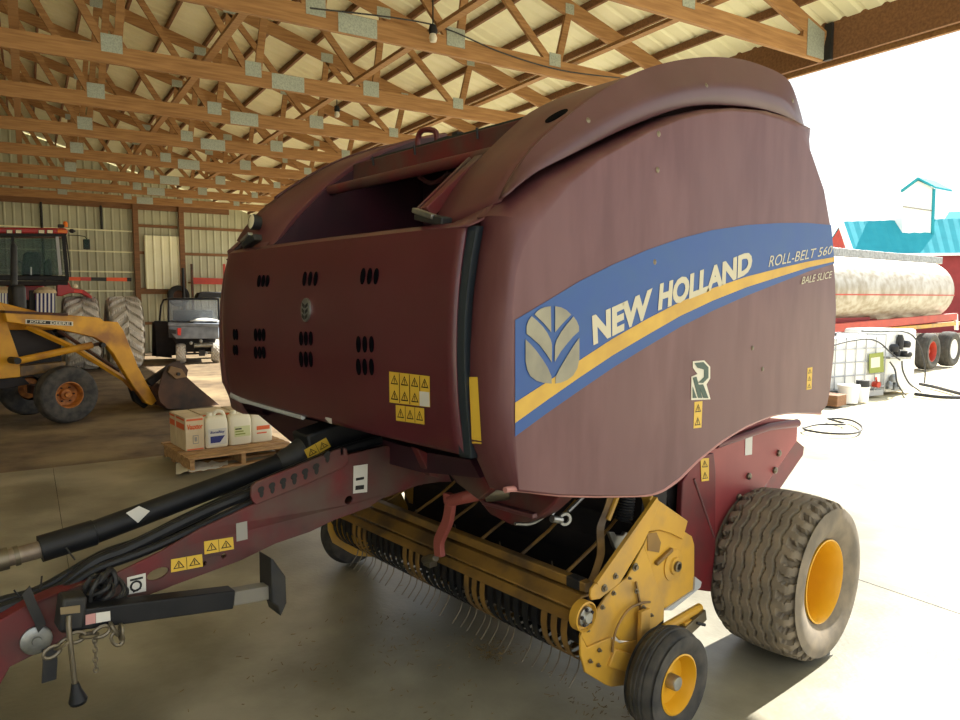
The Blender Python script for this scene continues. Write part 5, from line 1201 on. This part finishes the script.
for k in range(5):
    z = .2 + k * (zt - .22) / 4
    IB.part('cage_ring', MB().tube([O(0, 0, z), O(iw, 0, z), O(iw, dpt, z), O(0, dpt, z), O(0, 0, z)], .012, 6), M_cage, smooth=0)
for k in range(7):
    a = iw * k / 6; IB.part('cage_bar', MB().tube([O(a, 0, .1), O(a, 0, zt - .02)], .011, 6), M_cage)
for k in range(1, 5):
    b = dpt * k / 5; IB.part('cage_bar', MB().tube([O(iw, b, .1), O(iw, b, zt - .02)], .011, 6), M_cage)
IB.part('tote_pallet', MB().prism([O(0, 0, .02), O(iw, 0, .02), O(iw, dpt, .02), O(0, dpt, .02)], UP * .11), M_cage, smooth=0)
pl_ = IB.part('info_plate', IB.poly([(869.5, 354), (883.5, 352), (884, 372), (869.5, 373.5)], -.03, .012), M_grn, smooth=0, label='olive info plate')
IB.part('plate_paper', IB.poly([(871, 358), (880, 356.8), (880, 367), (871, 368)], -.034, .004), M_white, pl_, smooth=0)
IB.part('outlet_valve', MB().lathe(O(iw * .8, -.02, .26), -in_, [(.001, .12), (.06, .12), (.06, 0)], 14).tube([O(iw * .8, -.08, .26), O(iw * .8, -.08, .36)], .02, 8), M_red)
IB.part('warning_dot', MB().lathe(IB.at(876, 378.5, -.03), -in_, [(.0001, .006), (.03, .006), (.03, 0)], 14), M_redlens, smooth=0)
# white tank behind with the pump gear
Q0 = onZ(900, 393); QT = Side('pump_tote', 'white poly tank with black pump fittings, right of the caged tote', 'liquid tank', Q0, ID); qn = QT.n
def qp(x, dep, z): p = QT.at(x, 380, dep); return V3((p.x, p.y, z))
zq = QT.at(900, 331, 0).z
qa, qb = qp(886, 0, 0), qp(914.5, 0, 0)
mb = MB(); mb.prism([qa + UP * .03, qb + UP * .03, qb + qn * 1.0 + UP * .03, qa + qn * 1.0 + UP * .03], UP * zq); QT.part('tank_body', mb, M_tote, bevel=.05, segs=3)
for x, y, r, h in ((894, 348, .09, .16), (900, 342, .07, .3), (906, 344, .09, .14), (905, 354, .13, .12), (897, 353, .06, .18)):
    QT.part('pump_fitting', MB().lathe(QT.at(x, y, -.06), UP, [(.001, -h / 2), (r * .8, -h / 2), (r, -h * .2), (r, h * .2), (r * .6, h / 2), (.001, h / 2)], 16), M_blackd)
for x, y in ((893, 378), (895, 386), (889, 385)):
    QT.part('pump_fitting', MB().lathe(QT.at(x, y, -.08), UP, [(.001, -.08), (.07, -.08), (.07, .02), (.03, .08), (.001, .08)], 14), M_steel)
QT.part('pump_shelf', QT.poly([(890, 357), (911, 357), (911, 359), (890, 359)], -.2, .2), M_steel, smooth=0)
# hoses
def hose(lab, pts, r, dep, nm='hose'):
    P = [QT.at(x, y, dep) if len(q_) == 0 else onZ(x, y, .03) for x, y, *q_ in pts]
    return single(nm, MB().tube(crom(P, 8), r, 9), M_hose, lab, 'hose', V3((P[0].x, P[0].y, 0)))
hose('black hose looping over the top of the caged tote', [(834, 345), (850, 341), (868, 339), (880, 343), (890, 352), (900, 360)], .015, -.3)
hose('black hose arching from the tote top down past the trailer wheel', [(862, 331), (880, 331.5), (900, 331), (913, 336), (921, 350), (925, 368), (924.5, 383)], .015, -.12)
hose('black hose hanging from the pump to the ground, left of the pair', [(890, 362), (895, 370), (897, 382), (902, 391, 1), (906, 395, 1)], .015, -.3)
hose('black hose curving down from the pump to the ground, right of the pair', [(902, 361), (903, 371), (909, 383), (917, 389), (921, 392, 1)], .015, -.32)
hose('thick black hose lying in a bend on the pale ground', [(920, 384, 1), (935, 387, 1), (950, 391, 1), (962, 394, 1), (975, 397, 1), (962, 397.5, 1), (940, 397, 1), (915, 394, 1)], .035, 0)
hose('thin black hose lying in a loop on the ground behind the baler', [(803, 428, 1), (818, 424.5, 1), (845, 424, 1), (828, 418.5, 1), (850, 420, 1), (862, 427, 1), (855, 433, 1), (830, 433.5, 1), (808, 430.5, 1), (803, 428, 1)], .016, 0)
# buckets and crate at the tote
for px, py, R_, H_, m, nm, lab in ((848, 403, .19, .34, M_whitep, 'bucket', 'white plastic bucket beside the caged tote'), (861.8, 401.5, .125, .28, M_tote, 'canister', 'clear canister with a dark lid in front of the tote')):
    p = onZ(px, py); p = p + V3((p.x, p.y, 0)).normalized() * R_ * .3
    T_ = Thing(nm, lab, nm, p)
    T_.part('pail', MB().lathe(p, UP, [(.0001, .002), (R_ * .86, .002), (R_, H_), (R_ * 1.04, H_), (R_ * 1.04, H_ - .03), (R_ * .98, H_ - .04)], 28), m)
    T_.part('lid', MB().lathe(p, UP, [(R_ * .98, H_ - .01), (R_ * .9, H_ + (.0 if nm == 'bucket' else .12)), (.0001, H_ + (.0 if nm == 'bucket' else .13))], 28), M_whitep if nm == 'bucket' else M_blackd)
p = onZ(833, 405)
single('wooden_crate', MB().box(p + UP * .11 - CR * .1, (.5, .4, .2)), M_woodd, 'low brown crate left of the white bucket', 'crate', p, bevel=.01)

# ------------------------------------------------------------------ red barn with the teal roof
ND = fdir(9000); n0 = CP + fdir(900) * 46; n0 = V3((n0.x, n0.y, 0))
NB = Side('barn', 'red barn with a teal metal roof beyond the tank trailer', 'barn', n0, ND); nn_ = NB.n
N = lambda x, y, d=0.: NB.at(x, y, d)
dr = 1.55
def side_pt(p, k): return p
ez = (N(850.6, 255.3).z + N(960, 254).z) / 2
e0 = N(850.6, 255.3); e1 = N(1150, 253)
r0 = N(842, 222, dr); r1 = N(902, 216.5, dr); 
NB.part('wall', MB().prism([V3((e0.x, e0.y, 0)), V3((e1.x, e1.y, 0)), e1, e0], nn_ * .2), M_barnred, smooth=0)
# far slope end point: ridge lies halfway across the gable
rb = r0; back = e0 + nn_ * (2 * dr)
NB.part('gable_wall', MB().prism([V3((e0.x, e0.y, 0)), e0, N(842, 224, dr), V3((back.x, back.y, e0.z)), V3((back.x, back.y, 0))], NB.d * .2), M_red, smooth=0)
def roofsheet(nm, a, b, c, d, m=M_teal, parent=None):     # a-b eave, d-c ridge, standing ribs up the slope
    mb = MB(); k = 60; rows = []
    nrm = (b - a).cross(d - a).normalized(); nrm = nrm if nrm.z > 0 else -nrm
    rows = [[lerp(lerp(p, q_, i / k), p, 0) + nrm * (.03 if i % 2 else 0) for i in range(k + 1)] for p, q_ in ((a, b), (d, c))]
    mb.grid(rows); return NB.part(nm, mb, m, parent, smooth=0, solid=.03)
rr = N(1150, 214, dr)
roofsheet('roof', e0 - nn_ * .2, e1 - nn_ * .2, rr, r0)
roofsheet('roof', V3((back.x, back.y, e0.z)), V3((back.x, back.y, e0.z)) + (e1 - e0), rr, r0)
NB.part('verge_trim', MB().bar(e0 - NB.d * .1 - nn_ * .25, r0 - NB.d * .1, .3, .12), M_whitep, smooth=0)
NB.part('eave_trim', MB().bar(e0 - nn_ * .25, e1 - nn_ * .25, .1, .14), M_whitep, smooth=0)
# taller roof to the right
a, b, c, d = N(936, 233.5, dr * .55), N(1150, 231, dr * .55), N(1150, 207, dr + 1), N(949, 212, dr + 1)
NB.part('upper_roof', MB().prism([a, b, c, d], UP * -.1), M_teal, smooth=0)
# white cupola
cz = dr * .55
cu = NB.part('cupola', MB().prism([N(x, y, cz) for x, y in ((902.5, 237), (902.5, 191), (917.7, 180.5), (934, 188), (934, 234))], nn_ * 1.6), M_whitep, smooth=0)
k0, k1, k2 = N(900.5, 192, cz - .2), N(917.7, 179.3, cz - .2), N(935.5, 188.6, cz - .2)
off = N(952, 191.8, cz + 1.8) - k2
NB.part('cupola_roof', MB().prism([k0, k1, k1 + UP * .12, k0 + UP * .12], off), M_teal, cu, smooth=0)
NB.part('cupola_roof', MB().prism([k1, k2, k2 + UP * .12, k1 + UP * .12], off), M_teal, cu, smooth=0)
NB.part('corner_trim', MB().bar(N(934, 189, cz - .05), N(932.3, 234, cz - .05), .12, .12, nn_), M_teal, cu, smooth=0)
NB.part('siding_line', MB().bar(N(903, 206.5, cz - .03), N(934, 211, cz - .03), .04, .06), M_greyst, cu, smooth=0)
# ------------------------------------------------------------------ light
w = bpy.data.worlds.new('sky'); scene.world = w; w.use_nodes = True
nt = w.node_tree; bg = nt.nodes['Background']
tc = nt.nodes.new('ShaderNodeTexCoord'); sp = nt.nodes.new('ShaderNodeSeparateXYZ'); rp = nt.nodes.new('ShaderNodeValToRGB')
nt.links.new(tc.outputs['Generated'], sp.inputs['Vector']); nt.links.new(sp.outputs['Z'], rp.inputs['Fac'])
rp.color_ramp.elements[0].color = (1, .985, .95, 1); rp.color_ramp.elements[1].color = (.72, .86, 1, 1); rp.color_ramp.elements[1].position = .8
nt.links.new(rp.outputs['Color'], bg.inputs['Color']); bg.inputs['Strength'].default_value = 1.3
sd = bpy.data.lights.new('sun', 'SUN'); sd.energy = 12.5; sd.angle = math.radians(.6); sd.color = (1, .955, .87)
so = bpy.data.objects.new('sun', sd); COL.objects.link(so)
SUN_EL = math.radians(41.5); sun_dir = V3((.06 * math.cos(SUN_EL), math.cos(SUN_EL), math.sin(SUN_EL)))
so.rotation_euler = sun_dir.to_track_quat('Z', 'Y').to_euler(); so.location = (0, 20, 30)
vs = scene.view_settings
vs.view_transform = 'Standard'; vs.look = 'None'; vs.gamma = 1; vs.use_curve_mapping = False; vs.exposure = .36
scene.display_settings.display_device = 'sRGB'
try:
    scene.cycles.diffuse_bounces = 6; scene.cycles.max_bounces = 12
except Exception: pass
